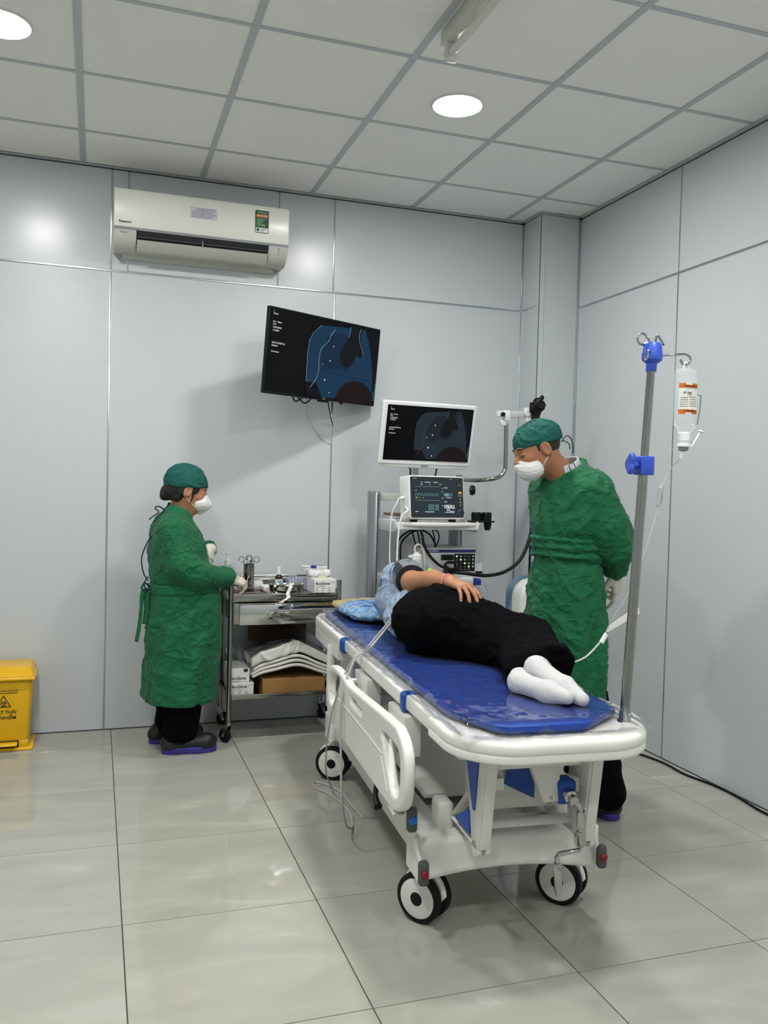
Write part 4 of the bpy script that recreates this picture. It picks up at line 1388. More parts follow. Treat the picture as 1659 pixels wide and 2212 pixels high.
# brown cartons
t = thing('brown_carton', 'flat brown cardboard carton under the white cloths on the bottom shelf', 'carton', (.99, 4.45, sz))
MB().box(.832, 1.165, 4.375, 4.60, sz + .0006, sz + .088).build('carton', M_kraft, t, bevel=.002, bseg=1)
MB().box(.985, 1.01, 4.3745, 4.60, sz + .0878, sz + .0885).build('tape', mat('brown_tape', rgb(130, 98, 60), .4), t)
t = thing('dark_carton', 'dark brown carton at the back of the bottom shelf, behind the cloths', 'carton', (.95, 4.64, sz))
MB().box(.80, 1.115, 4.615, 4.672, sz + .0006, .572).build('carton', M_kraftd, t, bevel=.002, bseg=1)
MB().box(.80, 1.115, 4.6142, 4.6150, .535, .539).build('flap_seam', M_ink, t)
# stack of white cloths in a clear bag
M_cloth = mat('white_cloth', rgb(208, 206, 200), .8, bump=.15, bscale=120)
for k in range(4):
    t = thing('white_cloth', ('bottom white cloth of the stack on the trolley shelf', 'second white cloth from the bottom of the trolley stack',
                              'third white cloth from the bottom of the trolley stack', 'top white cloth of the stack inside its clear bag')[k], 'cloth', (.99, 4.47, sz + .09 + k * .022), group='white cloths stacked on the trolley shelf')
    def f_c(p, k=k):
        sx, sy = (p[:, 0] - .985) / .215, (p[:, 1] - 4.475) / .112
        arch = .050 * np.cos(np.clip(sx, -1.2, 1.2) * 1.75) + .005 * np.sin(sx * 6.2 + .6) - .022 * np.clip(np.abs(sx) - .8, 0, 1)
        top = k == 3
        z = p[:, 2] - (sz + .108 + k * .0168 + (.023 if top else 0)) - arch * (.75 + .10 * k) * (1 - .25 * sy)
        q = np.stack([np.abs(p[:, 0] - .985) - (.210 + .006 * math.sin(k * 2.1)), np.abs(p[:, 1] - 4.475) - .112, np.abs(z) - (.031 - .012 * sx * sx if top else .0086)], 1) + .007
        return np.sqrt((np.maximum(q, 0) ** 2).sum(1)) + np.minimum(q.max(1), 0) - .007
    Vc, Fc = sdf_mesh(f_c, (.74, 4.34, sz + .05), (1.24, 4.61, sz + .36), .0055)
    if k == 3:
        Vc = crease(Vc, Fc, .007, 11, 6)
    Vc[:, 2] = np.maximum(Vc[:, 2], sz + .0895 if k == 0 else -1)
    obj_np('cloth', Vc, Fc, M_cloth, t)
t = thing('clear_bag', 'clear plastic bag wrapped over the stack of white cloths', 'plastic bag', (.99, 4.47, .45))
gx, gy = np.linspace(.765, 1.205, 44), np.linspace(4.368, 4.60, 24)
GX, GY = np.meshgrid(gx, gy, indexing='ij')
P = np.stack([GX.ravel(), GY.ravel(), np.zeros(GX.size)], 1)
sx = (P[:, 0] - .985) / .215
P[:, 2] = sz + .225 + .055 * np.cos(np.clip(sx, -1.05, 1.05) * 1.75) + .075 * np.exp(-((P[:, 1] - 4.56) / .08) ** 2) * np.cos(np.clip(sx, -1, 1) * 1.5) + .007 * (1 - np.abs(noise3(P * np.array([22, 14, 1]), 5))) ** 2
ii = np.arange(P.shape[0]).reshape(44, 24)
obj_np('bag', P, np.stack([ii[:-1, :-1].ravel(), ii[1:, :-1].ravel(), ii[1:, 1:].ravel(), ii[:-1, 1:].ravel()], 1), M_film, t)
b = (.70, 4.635, sz + .001)
t = thing('glass_jar', 'clear empty jar behind the glove cartons on the bottom shelf', 'jar', b)
MB().lathe([(.032, 0), (.034, .004), (.034, .15), (.024, .17), (.024, .185), (.0225, .185), (.0225, .17), (.032, .15), (.032, .006), (.0, .005)], b, (0, 0, 1), 28, cap=False).build('jar', M_clear, t)
MB().lathe([(.026, .183), (.026, .205), (.022, .21)], b, (0, 0, 1), 24).build('lid', M_lightgrey, t)
# ------------------------------------------------------------------ endoscopy tower
tw = thing('endoscopy_tower', 'white and aluminium endoscopy equipment tower with shelves and hanger arm', 'equipment tower', (1.69, 4.38, 0))
for xa, xb, top in ((1.43, 1.458, 1.292), (1.922, 1.95, 1.292)):
    po = MB().box(xa, xb, 4.40, 4.55, .11, top).build('post', M_alu, tw, bevel=.003)
    MB().box(xa - .001, xb + .001, 4.398, 4.552, top, top + .006).build('post_cap', M_lightgrey, po, bevel=.001)
    for k in range(3):
        MB().box(xa - .0012, xa + .002, 4.435 + k * .035, 4.441 + k * .035, .12, top - .01).build('post_groove', M_grey, po, smooth=None)
    MB().box((xa + xb) / 2 - .003, (xa + xb) / 2 + .003, 4.3985, 4.402, .12, top - .01).build('post_groove', M_shadowgap, po, smooth=None)
MB().box(1.458, 1.922, 4.44, 4.46, 1.245, 1.288).build('cross_bar', M_white, tw, bevel=.003)
for z, yf_, nm in ((1.105, 4.13, 'work_shelf'), (.815, 4.15, 'lower_shelf'), (.46, 4.15, 'lower_shelf')):
    s_ = MB().box(1.46, 1.92, yf_, 4.58, z, z + .034).build(nm, M_white, tw, bevel=.004)
    for xx in (1.460, 1.92):
        MB().box(xx - .012, xx + .002, yf_ + .01, 4.55, z - .012, z + .045).build('side_bracket', M_lightgrey, s_, bevel=.003)
n = 12
lip = [(1.462, 4.14)] + [(1.462 + .462 * k / n, 4.135 - .045 * math.sin(math.pi * k / n)) for k in range(n + 1)] + [(1.924, 4.14)]
plate('shelf_lip', [lip], .020, M_white, tw, (0, 0, 1.134), bevel=.006)
MB().box(1.40, 1.465, 4.17, 4.20, .812, .85).build('blue_end_block', mat('violet_blue_plastic', rgb(40, 56, 150), .4), tw, bevel=.004)
MB().box(1.905, 1.95, 4.145, 4.18, .812, .85).build('blue_end_block', MATS['violet_blue_plastic'], tw, bevel=.004)
# base with casters
bs = MB().box(1.40, 1.985, 4.10, 4.66, .085, .12).build('base', M_white, tw, bevel=.01, bseg=3)
for x in (1.44, 1.945):
    for y in (4.15, 4.61):
        w_ = MB().lathe([(.03, -.012), (.038, -.012), (.04, -.008), (.04, .008), (.038, .012), (.03, .012)], (x, y, .04), (1, .2, 0), 24).build('caster', M_rubber, tw)
        MB().cyl((x, y + .016, .05), (x, y + .016, .09), .014).build('caster_stem', M_lightgrey, w_)
# monitor pole
MB().box(1.665, 1.70, 4.47, 4.50, 1.13, 1.62).build('monitor_pole', M_lightgrey, tw, bevel=.004)
# hanger arm
MB().tube([(1.93, 4.44, 1.375), (1.965, 4.30, 1.370), (2.02, 4.22, 1.378), (2.07, 4.21, 1.392), (2.098, 4.21, 1.425), (2.103, 4.21, 1.48), (2.10, 4.21, 1.70)], .0115, 12, smoothn=5).build('hanger_pole', M_steel, tw)
MB().box(1.92, 1.945, 4.42, 4.46, 1.29, 1.40).build('hanger_clamp', M_lightgrey, tw, bevel=.003)
hh = MB().box(2.083, 2.118, 4.192, 4.228, 1.695, 1.752).build('hanger_head', M_white, tw, bevel=.005)
MB().box(2.045, 2.09, 4.195, 4.225, 1.715, 1.748).build('hanger_cap', M_white, hh, bevel=.004)
MB().lathe([(.012, 0), (.012, .014), (.008, .018)], (2.068, 4.195, 1.728), (0, -1, 0), 12).build('hanger_knob', M_black, hh)
MB().hexa([(2.07, 4.20, 1.668), (2.10, 4.20, 1.668), (2.10, 4.22, 1.668), (2.07, 4.22, 1.668)], [(2.06, 4.198, 1.70), (2.115, 4.198, 1.70), (2.115, 4.222, 1.70), (2.06, 4.222, 1.70)]).build('hanger_hook', M_white, hh, bevel=.003)
MB().hexa([(2.115, 4.20, 1.712), (2.225, 4.196, 1.722), (2.225, 4.222, 1.722), (2.115, 4.222, 1.712)], [(2.115, 4.20, 1.748), (2.225, 4.196, 1.758), (2.225, 4.222, 1.758), (2.115, 4.222, 1.748)]).build('hanger_rail', M_lightgrey, hh, bevel=.003)
MB().lathe([(.016, 0), (.016, .012)], (2.215, 4.195, 1.74), (0, -1, 0), 18).build('hanger_roller', M_white, hh)
MB().hexa([(2.222, 4.19, 1.66), (2.262, 4.19, 1.66), (2.262, 4.215, 1.66), (2.222, 4.215, 1.66)], [(2.20, 4.19, 1.77), (2.245, 4.19, 1.775), (2.245, 4.215, 1.775), (2.20, 4.215, 1.77)]).build('scope_cradle', M_white, hh, bevel=.005)
# knob beside the monitor and the twin cup holder
MB().lathe([(.012, 0), (.026, .004), (.028, .02), (.022, .03)], (1.935, 4.30, 1.315), (1, -.3, 0), 8).build('clamp_knob', M_black, tw)
ch = plate('cup_holder', [rrect(1.885, 2.025, 4.145, 4.225, .02, 4)], .008, M_black, tw, (0, 0, 1.150), bevel=.002)
for x in (1.928, 1.987):
    MB().lathe([(.027, 0), (.0285, .04), (.024, .046), (.021, .044)], (x, 4.185, 1.153), (0, 0, 1), 20).build('cup', M_black, ch)
MB().lathe([(.014, 0), (.018, .012), (.022, .045)], (1.995, 4.185, 1.103), (0, 0, 1), 18).build('cup_funnel', M_black, ch)

# medical display
mp = Plane((1.667, 4.25, 1.605), .086, .194, .55, .331)
mn = thing('medical_display', 'white framed display showing the grey endoscope picture, above the tower', 'monitor', (1.667, 4.25, 1.43))
mp.plate('casing', [rrect(0, 1, 0, 1, .02, 4)], M_white, mn, -.019, .036, bevel=.006)
mp.plate('back_cover', [rrect(.15, .85, .15, .85, .05, 4)], M_white, mn, -.055, .04, bevel=.01)
ms = mp.plate('screen', [[(.045, .06), (.962, .06), (.962, .93), (.045, .93)]], M_screen, mn, -.0003, .002)
sub = Plane(mp.at(.5035, .495), .086, .194, .55 * .917, .331 * .87)
scope_image(sub, ms, .001, E_grey, E_grey2, E_greydark, E_greyedge, E_brown, E_text, .0095)
mp.plate('chin', [[(.02, .995), (.98, .995), (.95, 1.055), (.10, 1.055), (.05, 1.03)]], M_white, mn, -.022, .03, bevel=.005)
mp.text('brand_lettering', 'SONY', .017, .50, 1.026, M_ink, mn, -.0062, 'CENTER', bold=.0002)
MB().tube([mp.at(.5, .5, -.07), (1.682, 4.42, 1.60), (1.682, 4.468, 1.60)], .02, 10).build('mount', M_lightgrey, mn)
MB().tube([mp.at(.32, 1.0, -.04), (1.60, 4.33, 1.41), (1.585, 4.36, 1.30), (1.58, 4.40, 1.16)], .0045, 8, smoothn=4).build('cable', M_black, mn)
MB().tube([mp.at(.66, 1.0, -.04), (1.752, 4.34, 1.41), (1.74, 4.36, 1.30), (1.74, 4.40, 1.16)], .0045, 8, smoothn=4).build('cable', M_black, mn)

# patient monitor
pp = Plane((1.686, 4.15, 1.2735), .229, -.10, .352, .226)
pm = thing('patient_monitor', 'patient monitor showing pulse waves and 106/62 on the tower shelf', 'monitor', (1.69, 4.17, 1.144))
M_pmdark = mat('monitor_dark_bezel', rgb(38, 42, 46), .3)
pp.plate('casing', [rrect(0, 1, 0, 1, .05, 4)], M_white, pm, -.045, .09, bevel=.006)
pb = pp.plate('bezel', [rrect(.025, .975, .03, .965, .03, 4)], M_pmdark, pm, .0005, .002)
E_pm = emis('patient_screen_glow', (42, 52, 58))
ps = pp.plate('screen', [[(.085, .115), (.80, .115), (.80, .885), (.085, .885)]], E_pm, pm, .0012, .002)
E_wave = emis('wave_teal', (120, 175, 175))
E_pale = emis('pale_text', (190, 205, 205))
E_white2 = emis('number_white', (240, 244, 244), 1.2)
E_cyan = emis('number_cyan', (160, 220, 220), 1.1)
wave = []
for k in range(9):
    wave += [(.10 + k * .053, .47), (.118 + k * .053, .40), (.135 + k * .053, .45)]
MB().tube([pp.at(x, y, .0028) for x, y in wave[:-2]], .0008, 6).build('pulse_wave', E_wave, ps)
for y in (.255, .575):
    MB().tube([pp.at(.10, y, .0028), pp.at(.55, y, .0028)], .0004, 6).build('trace_line', E_pale, ps)
for x, y, wd in ((.21, .155, .03), (.28, .155, .10), (.43, .155, .08), (.20, .205, .04), (.36, .21, .02), (.54, .20, .03), (.11, .345, .02), (.58, .29, .015), (.62, .275, .07), (.58, .365, .02), (.11, .51, .035),
                 (.18, .51, .01), (.24, .51, .015), (.58, .52, .025), (.62, .60, .05), (.10, .83, .05), (.27, .835, .16), (.58, .69, .02), (.63, .68, .12), (.63, .84, .08), (.66, .50, .09)):
    pp.plate('screen_text', [[(x, y - .008), (x + wd, y - .008), (x + wd, y + .008), (x, y + .008)]], E_pale, ps, .0026, .0006)
for i in range(5):
    for j in range(6):
        x, y = .335 + i * .036 + (.012 if i > 2 else 0), .665 + j * .024
        pp.plate('table_text', [[(x, y), (x + .022, y), (x + .022, y + .011), (x, y + .011)]], E_wave, ps, .0026, .0006)
pp.plate('blue_button', [[(.715, .81), (.80, .81), (.80, .855), (.715, .855)]], emis('button_pale_blue', (150, 176, 215)), ps, .0027, .0006)
pp.plate('orange_text', [[(.11, .50), (.145, .50), (.145, .515), (.11, .515)]], emis('orange_text', (220, 190, 60)), ps, .0029, .0006)
pp.text('pulse_number', '100', .024, .605, .44, E_cyan, ps, .0028)
pp.text('pulse_number', '71', .022, .715, .44, E_wave, ps, .0028)
pp.text('pressure_number', '106/62', .026, .605, .72, E_white2, ps, .0028, bold=.0001)
pp.text('pressure_number', '(75)', .013, .66, .79, E_white2, ps, .0028)
pp.text('brand_lettering', 'mindray', .0075, .07, .07, M_lightgrey, pb, .0016)
pp.text('model_lettering', 'uMEC12', .0065, .72, .075, M_lightgrey, pb, .0016)
pp.plate('alarm_key', [[(.885, .36), (.945, .36), (.945, .405), (.885, .405)]], emis('alarm_key_yellow', (215, 170, 60)), pb, .0018, .001)
pp.plate('key_frame', [rrect(.885, .945, .435, .475, .008, 2), rrect(.89, .94, .44, .47, .006, 2)], M_lightgrey, pb, .0018, .0008)
for y in (.535, .605, .675):
    pp.plate('key_mark', [[(.908, y - .012), (.93, y - .012), (.926, y + .012), (.905, y + .012)]], M_lightgrey, pb, .0018, .0008)
pp.plate('key_mark', [[(.885, .19), (.935, .19), (.935, .215), (.885, .215)]], M_grey, pb, .0018, .0008)
MB().lathe([(.0165, 0), (.0165, .010), (.014, .013), (.0135, .011)], pp.at(.918, .85, .001), pp.n, 24).build('dial', M_pmdark, pb)
MB().lathe([(.0185, 0), (.0185, .002), (.0172, .002)], pp.at(.918, .85, .001), pp.n, 24).build('dial_ring', M_grey, pb)
for fx in (.15, .85):
    q = pp.at(fx, 1.0, -.045)
    MB().box(q.x - .015, q.x + .015, q.y - .02, q.y + .02, 1.1445, 1.168).build('foot', M_black, pm, bevel=.003)
# leads plugged into the left side of the patient monitor
ld = thing('pressure_cuff_hose', 'thick white hose hanging from the left side of the patient monitor', 'hose', (1.47, 4.15, 1.2))
MB().tube([pp.at(-.002, .72, -.04), (1.495, 4.07, 1.205), (1.462, 4.06, 1.18), (1.446, 4.055, 1.12), (1.437, 4.05, 1.02), (1.435, 4.04, .94), (1.42, 3.98, .88)], .005, 8, smoothn=5).build('hose', M_white, ld)
ld = thing('sensor_lead', 'thin white sensor lead hanging from the left side of the patient monitor', 'cable', (1.44, 4.14, 1.2))
MB().tube([pp.at(.002, .50, -.045), pp.at(-.09, .52, -.045), (1.443, 4.10, 1.235), (1.420, 4.095, 1.19), (1.410, 4.09, 1.05), (1.404, 4.06, .93), (1.39, 3.98, .87)], .003, 8, smoothn=5).build('lead', M_white, ld)
MB().cyl(pp.at(-.005, .50, -.045), pp.at(-.085, .52, -.045), .009, .006).build('plug', M_white, ld)

# papers lying on the shelf behind the patient monitor
t = thing('paper_stack', 'small stack of papers on the tower shelf left of the patient monitor', 'papers', (1.50, 4.36, 1.14))
for k in range(3):
    MB().box(1.475 + .004 * k, 1.62, 4.29 + .01 * k, 4.42, 1.1393 + k * .0155, 1.153 + k * .0155).build('sheaf', (M_paper, M_lightgrey, mat('brown_folder', rgb(120, 104, 84), .6))[k], t, bevel=.002)

# video processor
M_proc = mat('processor_white', rgb(206, 208, 208), .4)
M_navy = mat('navy_band', rgb(34, 34, 96), .4)
vp = thing('video_processor', 'white endoscopy video processor with navy band and black key panel', 'medical device', (1.79, 4.39, .85))
MB().box(1.647, 1.938, 4.20, 4.56, .8495, 1.002).build('housing', M_proc, vp, bevel=.004)
MB().box(1.938, 1.985, 4.21, 4.56, .8495, .925).build('side_foot', M_proc, vp, bevel=.008)
MB().hexa([(1.938, 4.215, .925), (1.965, 4.215, .925), (1.965, 4.55, .925), (1.938, 4.55, .925)], [(1.938, 4.215, .985), (1.942, 4.215, .985), (1.942, 4.55, .985), (1.938, 4.55, .985)]).build('side_slope', M_proc, vp, bevel=.002)
MB().box(1.944, 1.984, 4.2085, 4.2105, .868, .880).build('side_mark', M_black, vp)
nb = MB().box(1.65, 1.936, 4.198, 4.201, .982, .998).build('brand_band', M_navy, vp, smooth=None)
text('brand_lettering', 'OLYMPUS', .013, (1.665, 4.1975, .990), X1, Z1, mat('pale_lettering', rgb(190, 194, 214), .4), nb, 'LEFT', bold=.0003)
kp = MB().box(1.812, 1.932, 4.196, 4.202, .882, .976).build('key_panel', M_black, vp, bevel=.001)
random.seed(3)
M_keyg = mat('key_grey', rgb(70, 76, 80), .5)
M_keyw = mat('key_white', rgb(206, 210, 204), .5)
E_led = emis('led_green', (190, 235, 160), 1.5)
for j, z in enumerate((.962, .944, .925, .907, .892)):
    for i in range(5):
        x = 1.826 + i * .0235
        k = (i * 3 + j * 2) % 5
        if j == 4 and i in (0, 4):
            continue
        m_ = E_led if k == 0 else (M_keyw if (i == 4 or k == 3) else M_keyg)
        if m_ is M_keyg:
            MB().box(x - .007, x + .007, 4.1945, 4.197, z - .005, z + .005).build('key', m_, kp)
        else:
            MB().lathe([(.005, 0), (.004, .002)], (x, 4.196, z), (0, -1, 0), 12).build('key', m_, kp)
MB().box(1.735, 1.797, 4.165, 4.20, .945, .972).build('socket', M_black, vp, bevel=.003)
MB().box(1.740, 1.79, 4.17, 4.20, .895, .944).build('socket_plate', M_lightgrey, vp, bevel=.003)
MB().lathe([(.030, 0), (.032, .012), (.026, .016), (.020, .014)], (1.765, 4.20, .885), (0, -1, 0), 28).build('scope_port', M_lightgrey, vp)
plate('lamp_ring', [[(.016 * math.cos(t_), .016 * math.sin(t_)) for t_ in np.linspace(0, 6.1, 26)], [(.010 * math.cos(t_), .010 * math.sin(t_)) for t_ in np.linspace(0, 6.1, 26)]], .002, emis('ring_green', (150, 220, 60), 1.4), vp, (1.676, 4.198, .882), X1, Z1)

# water bottle
M_frost = mat('frosted_plastic', rgb(200, 204, 206), .35, alpha=.55)
wb = (1.583, 4.16, .8495)
t = thing('water_bottle', 'translucent water bottle with white cap and tube on the tower shelf', 'bottle', wb)
MB().lathe([(.034, 0), (.036, .004), (.036, .085), (.030, .10), (.026, .104)], wb, (0, 0, 1), 28).build('bottle', M_frost, t)
MB().lathe([(.029, .10), (.029, .122), (.020, .126), (.014, .13), (.014, .14)], wb, (0, 0, 1), 24).build('cap', M_white, t)
MB().box(wb[0] - .045, wb[0] - .02, wb[1] - .01, wb[1] + .01, wb[2] + .108, wb[2] + .122).build('cap_tab', M_white, t, bevel=.003)
MB().tube([(1.578, 4.16, .98), (1.57, 4.155, 1.01), (1.583, 4.15, 1.028), (1.603, 4.15, 1.02), (1.622, 4.155, .985), (1.628, 4.16, .92), (1.628, 4.17, .87)], .005, 8, smoothn=5).build('tube', M_white, t)

# black equipment cables above the processor
t = thing('black_cable_loop', 'black cables looping from the shelf down behind the video processor', 'cable', (1.62, 4.30, .86))
MB().tube([(1.545, 4.30, .86), (1.530, 4.30, .95), (1.522, 4.30, 1.01), (1.545, 4.30, 1.058), (1.60, 4.30, 1.092), (1.66, 4.30, 1.094), (1.71, 4.30, 1.07), (1.742, 4.30, 1.02)], .005, 8, smoothn=6).build('cable', M_black, t)
MB().tube([(1.565, 4.31, .86), (1.548, 4.31, .95), (1.55, 4.31, 1.02), (1.585, 4.31, 1.065), (1.63, 4.31, 1.09), (1.68, 4.31, 1.10)], .005, 8, smoothn=6).build('cable', M_black, t)
MB().tube([(1.72, 4.31, 1.10), (1.755, 4.31, 1.09), (1.768, 4.31, 1.05), (1.75, 4.31, 1.005)], .004, 8, smoothn=6).build('cable', M_black, t)
for x0, x1 in ((1.615, 1.635), (1.645, 1.655), (1.735, 1.742)):
    MB().tube([(x0, 4.33, 1.10), (x0 + .01, 4.32, 1.05), (x1, 4.30, 1.003)], .004, 8, smoothn=4).build('cable', M_black, t)

# hanging endoscope with its cord to the processor
es = thing('endoscope', 'black endoscope hanging on the arm, cord looping to the processor', 'endoscope', (2.24, 4.16, 1.75))
def f_es(p):
    d = s_cone(p, (2.252, 4.17, 1.665), (2.258, 4.17, 1.755), .021, .024)
    d = smin(d, s_cone(p, (2.258, 4.17, 1.76), (2.262, 4.165, 1.80), .030, .026), .012)
    d = smin(d, s_cone(p, (2.235, 4.16, 1.772), (2.29, 4.15, 1.785), .016, .014), .008)
    d = smin(d, s_cone(p, (2.262, 4.15, 1.80), (2.275, 4.14, 1.826), .015, .012), .006)
    d = smin(d, s_cone(p, (2.225, 4.16, 1.75), (2.222, 4.16, 1.79), .012, .010), .006)
    d = smin(d, s_cone(p, (2.284, 4.15, 1.765), (2.288, 4.15, 1.80), .010, .009), .005)
    d = smin(d, s_cone(p, (2.252, 4.17, 1.66), (2.248, 4.17, 1.60), .019, .011), .008)
    return d
soft('control_body', f_es, (2.18, 4.09, 1.55), (2.34, 4.24, 1.86), .0035, M_black, es, it=0)
MB().lathe([(.026, 0), (.03, .004), (.026, .010)], (2.262, 4.14, 1.775), (-.2, -1, .3), 9).build('angle_wheel', M_black, es)
MB().lathe([(.018, 0), (.021, .004), (.018, .010)], (2.260, 4.129, 1.778), (-.2, -1, .3), 8).build('angle_wheel', M_black, es)
MB().tube([(2.248, 4.17, 1.61), (2.238, 4.16, 1.50), (2.225, 4.14, 1.35), (2.219, 4.12, 1.20), (2.214, 4.11, 1.0), (2.214, 4.11, .80), (2.216, 4.11, .60), (2.21, 4.10, .42)], .0062, 8, smoothn=5).build('insertion_tube', M_black, es)
for k in range(9):
    MB().lathe([(.0064, 0), (.0064, .002)], (2.2145, 4.11, 1.0 - k * .06), (0, 0, 1), 10).build('depth_mark', M_lightgrey, es)
MB().tube([(2.252, 4.17, 1.62), (2.246, 4.14, 1.50), (2.236, 4.12, 1.32), (2.225, 4.11, 1.17), (2.202, 4.10, 1.06), (2.142, 4.08, .955), (2.05, 4.07, .892), (1.94, 4.07, .872), (1.83, 4.09, .882), (1.775, 4.14, .885), (1.766, 4.185, .886)], .0095, 10, smoothn=6).build('universal_cord', M_black, es)
MB().cyl((1.77, 4.14, .885), (1.765, 4.186, .886), .017).build('connector', M_black, es)
es2 = thing('scope_cable', 'thick black cable curving from under the shelf to the scope connector', 'cable', (1.63, 4.11, .89))
MB().tube([(1.615, 4.20, 1.102), (1.60, 4.13, 1.075), (1.607, 4.12, 1.03), (1.638, 4.12, .975), (1.70, 4.12, .92), (1.765, 4.12, .902), (1.80, 4.13, .91), (1.795, 4.145, .93), (1.76, 4.15, .935), (1.735, 4.14, .922), (1.75, 4.13, .905)], .0075, 8, smoothn=6).build('cable', M_black, es2)

# suction unit
M_suc = mat('suction_white', rgb(218, 220, 218), .35)
M_sucb = mat('suction_grey_blue', rgb(92, 122, 146), .4)
su = thing('suction_unit', 'white and grey-blue suction unit standing behind the bed by the corner', 'medical device', (2.24, 4.15, 0))
plate('rear_shell', [rrect(2.098, 2.40, .10, .862, [.03, .03, .10, .10], 7)], .06, M_sucb, su, (0, 4.135, 0), X1, Z1, bevel=.02)
plate('front_shell', [rrect(2.112, 2.392, .11, .852, [.03, .03, .09, .09], 7)], .13, M_suc, su, (0, 4.06, 0), X1, Z1, bevel=.025, bres=4)
plate('front_plate', [rrect(2.15, 2.36, .55, .80, .06, 7)], .012, M_white, su, (0, 3.991, 0), X1, Z1, bevel=.004)
plate('handle_recess', [rrect(2.175, 2.225, .765, .83, .02, 5)], .006, M_sucb, su, (0, 3.993, 0), X1, Z1, bevel=.001)
MB().lathe([(.008, 0), (.008, .006)], (2.20, 3.99, .79), (0, -1, 0), 12).build('button', M_black, su)
for k, z in enumerate((.735, .72, .705)):
    MB().lathe([(.014 - k * .002, 0), (.014 - k * .002, .03)], (2.19, 3.988, z), (.3, -1, 0), 14).build('valve', M_chrome, su)
MB().box(2.11, 2.39, 4.02, 4.17, .05, .105).build('base', M_sucb, su, bevel=.01)
for x in (2.14, 2.36):
    for y in (4.04, 4.145):
        MB().lathe([(.02, -.01), (.025, -.008), (.025, .008), (.02, .01)], (x, y, .0255), (1, 0, 0), 18).build('caster', M_rubber, su)
        MB().cyl((x, y, .03), (x, y, .055), .008).build('caster_stem', M_grey, su)
t = thing('clear_tubing', 'clear suction tube hanging from the tower shelf beside the patient', 'tubing', (1.95, 4.15, .8))
MB().tube([(1.90, 4.14, .856), (1.93, 4.11, .85), (1.955, 4.10, .81), (1.975, 4.10, .76), (1.985, 4.10, .68), (2.02, 4.06, .5)], .004, 8, smoothn=5).build('tube', M_frost, t)

# ------------------------------------------------------------------ drip stand on the bed and infusion
M_ivblue = mat('drip_blue_plastic', rgb(54, 84, 190), .35)
iv0, iv1 = Vector((1.403, 2.03, .672)), Vector((1.452, 2.03, 1.672))
ivd = (iv1 - iv0).normalized()
iv = thing('drip_stand', 'steel drip pole with blue clamp and hooks on the foot of the bed', 'drip stand', tuple(iv0))
def al(t):
    return iv0 + (iv1 - iv0) * t
MB().cyl(iv0, al(.74), .0135, seg=20).build('lower_pole', M_steel, iv)
MB().cyl(al(.70), iv1, .0112, seg=20).build('upper_pole', M_steel, iv)
MB().lathe([(.020, 0), (.020, .006), (.016, .012), (.016, .03)], al(.012), ivd, 20).build('pole_socket', M_chrome, iv)
cb = MB()
q = al(.728)
cl = MB().box(q.x - .022, q.x + .022, q.y - .02, q.y + .02, q.z - .026, q.z + .026).build('clamp_block', M_ivblue, iv, bevel=.004, bseg=3)
MB().cyl(q + Vector((-.02, 0, 0)), q + Vector((-.045, -.002, 0)), .009).build('clamp_screw', M_ivblue, cl)
kn = [(.027 * (1 + .20 * math.cos(3 * a)) * math.cos(a), .027 * (1 + .20 * math.cos(3 * a)) * math.sin(a)) for a in np.linspace(0, 2 * math.pi, 40)[:-1]]
plate('clamp_knob', [kn], .014, M_ivblue, cl, tuple(q + Vector((-.046, -.003, .004))), (.35, 1, 0), (.1, 0, 1), bevel=.004)
hd = MB().lathe([(.0135, 0), (.0145, .002), (.0145, .022), (.020, .026), (.0275, .032), (.0285, .045), (.024, .075), (.019, .080)], iv1 + ivd * -.012, ivd, 24).build('hook_head', M_ivblue, iv)
for a in (.3, 1.9, 3.5, 5.0):
    e = Vector((math.cos(a), math.sin(a), 0))
    MB().box(-.004, .004, -.003, .003, 0, .034, Matrix.Translation(iv1 + ivd * .03 + e * .024) @ Matrix.Rotation(a, 4, 'Z')).build('head_rib', M_ivblue, hd, bevel=.0015)
def hook(pts):
    return MB().tube(pts, .0032, 10, smoothn=5).build('hook', M_chrome, iv)
T = iv1 + ivd * .045
hook([T + Vector((-.006, 0, .012)), T + Vector((-.013, .004, .036))] + [T + Vector((-.030 + .0155 * math.cos(a), .006, .032 + .0155 * math.sin(a))) for a in np.linspace(.3, 5.6, 9)])
hook([T + Vector((.007, 0, .012)), T + Vector((.013, .004, .034)), T + Vector((.019, .006, .046)), T + Vector((.027, .004, .036)), T + Vector((.034, .0, .024)), T + Vector((.033, -.002, .020))])
hook([T + Vector((-.015, -.012, -.012)), T + Vector((-.028, -.024, -.003)), T + Vector((-.035, -.03, -.006)), T + Vector((-.040, -.034, -.022)), T + Vector((-.046, -.032, -.032)), T + Vector((-.042, -.03, -.020))])
hook([T + Vector((.018, -.004, -.012)), T + Vector((.06, -.02, -.008)), T + Vector((.088, -.026, -.006)), T + Vector((.103, -.03, -.016)), T + Vector((.098, -.028, -.032)), T + Vector((.084, -.025, -.034)), T + Vector((.076, -.022, -.02))])
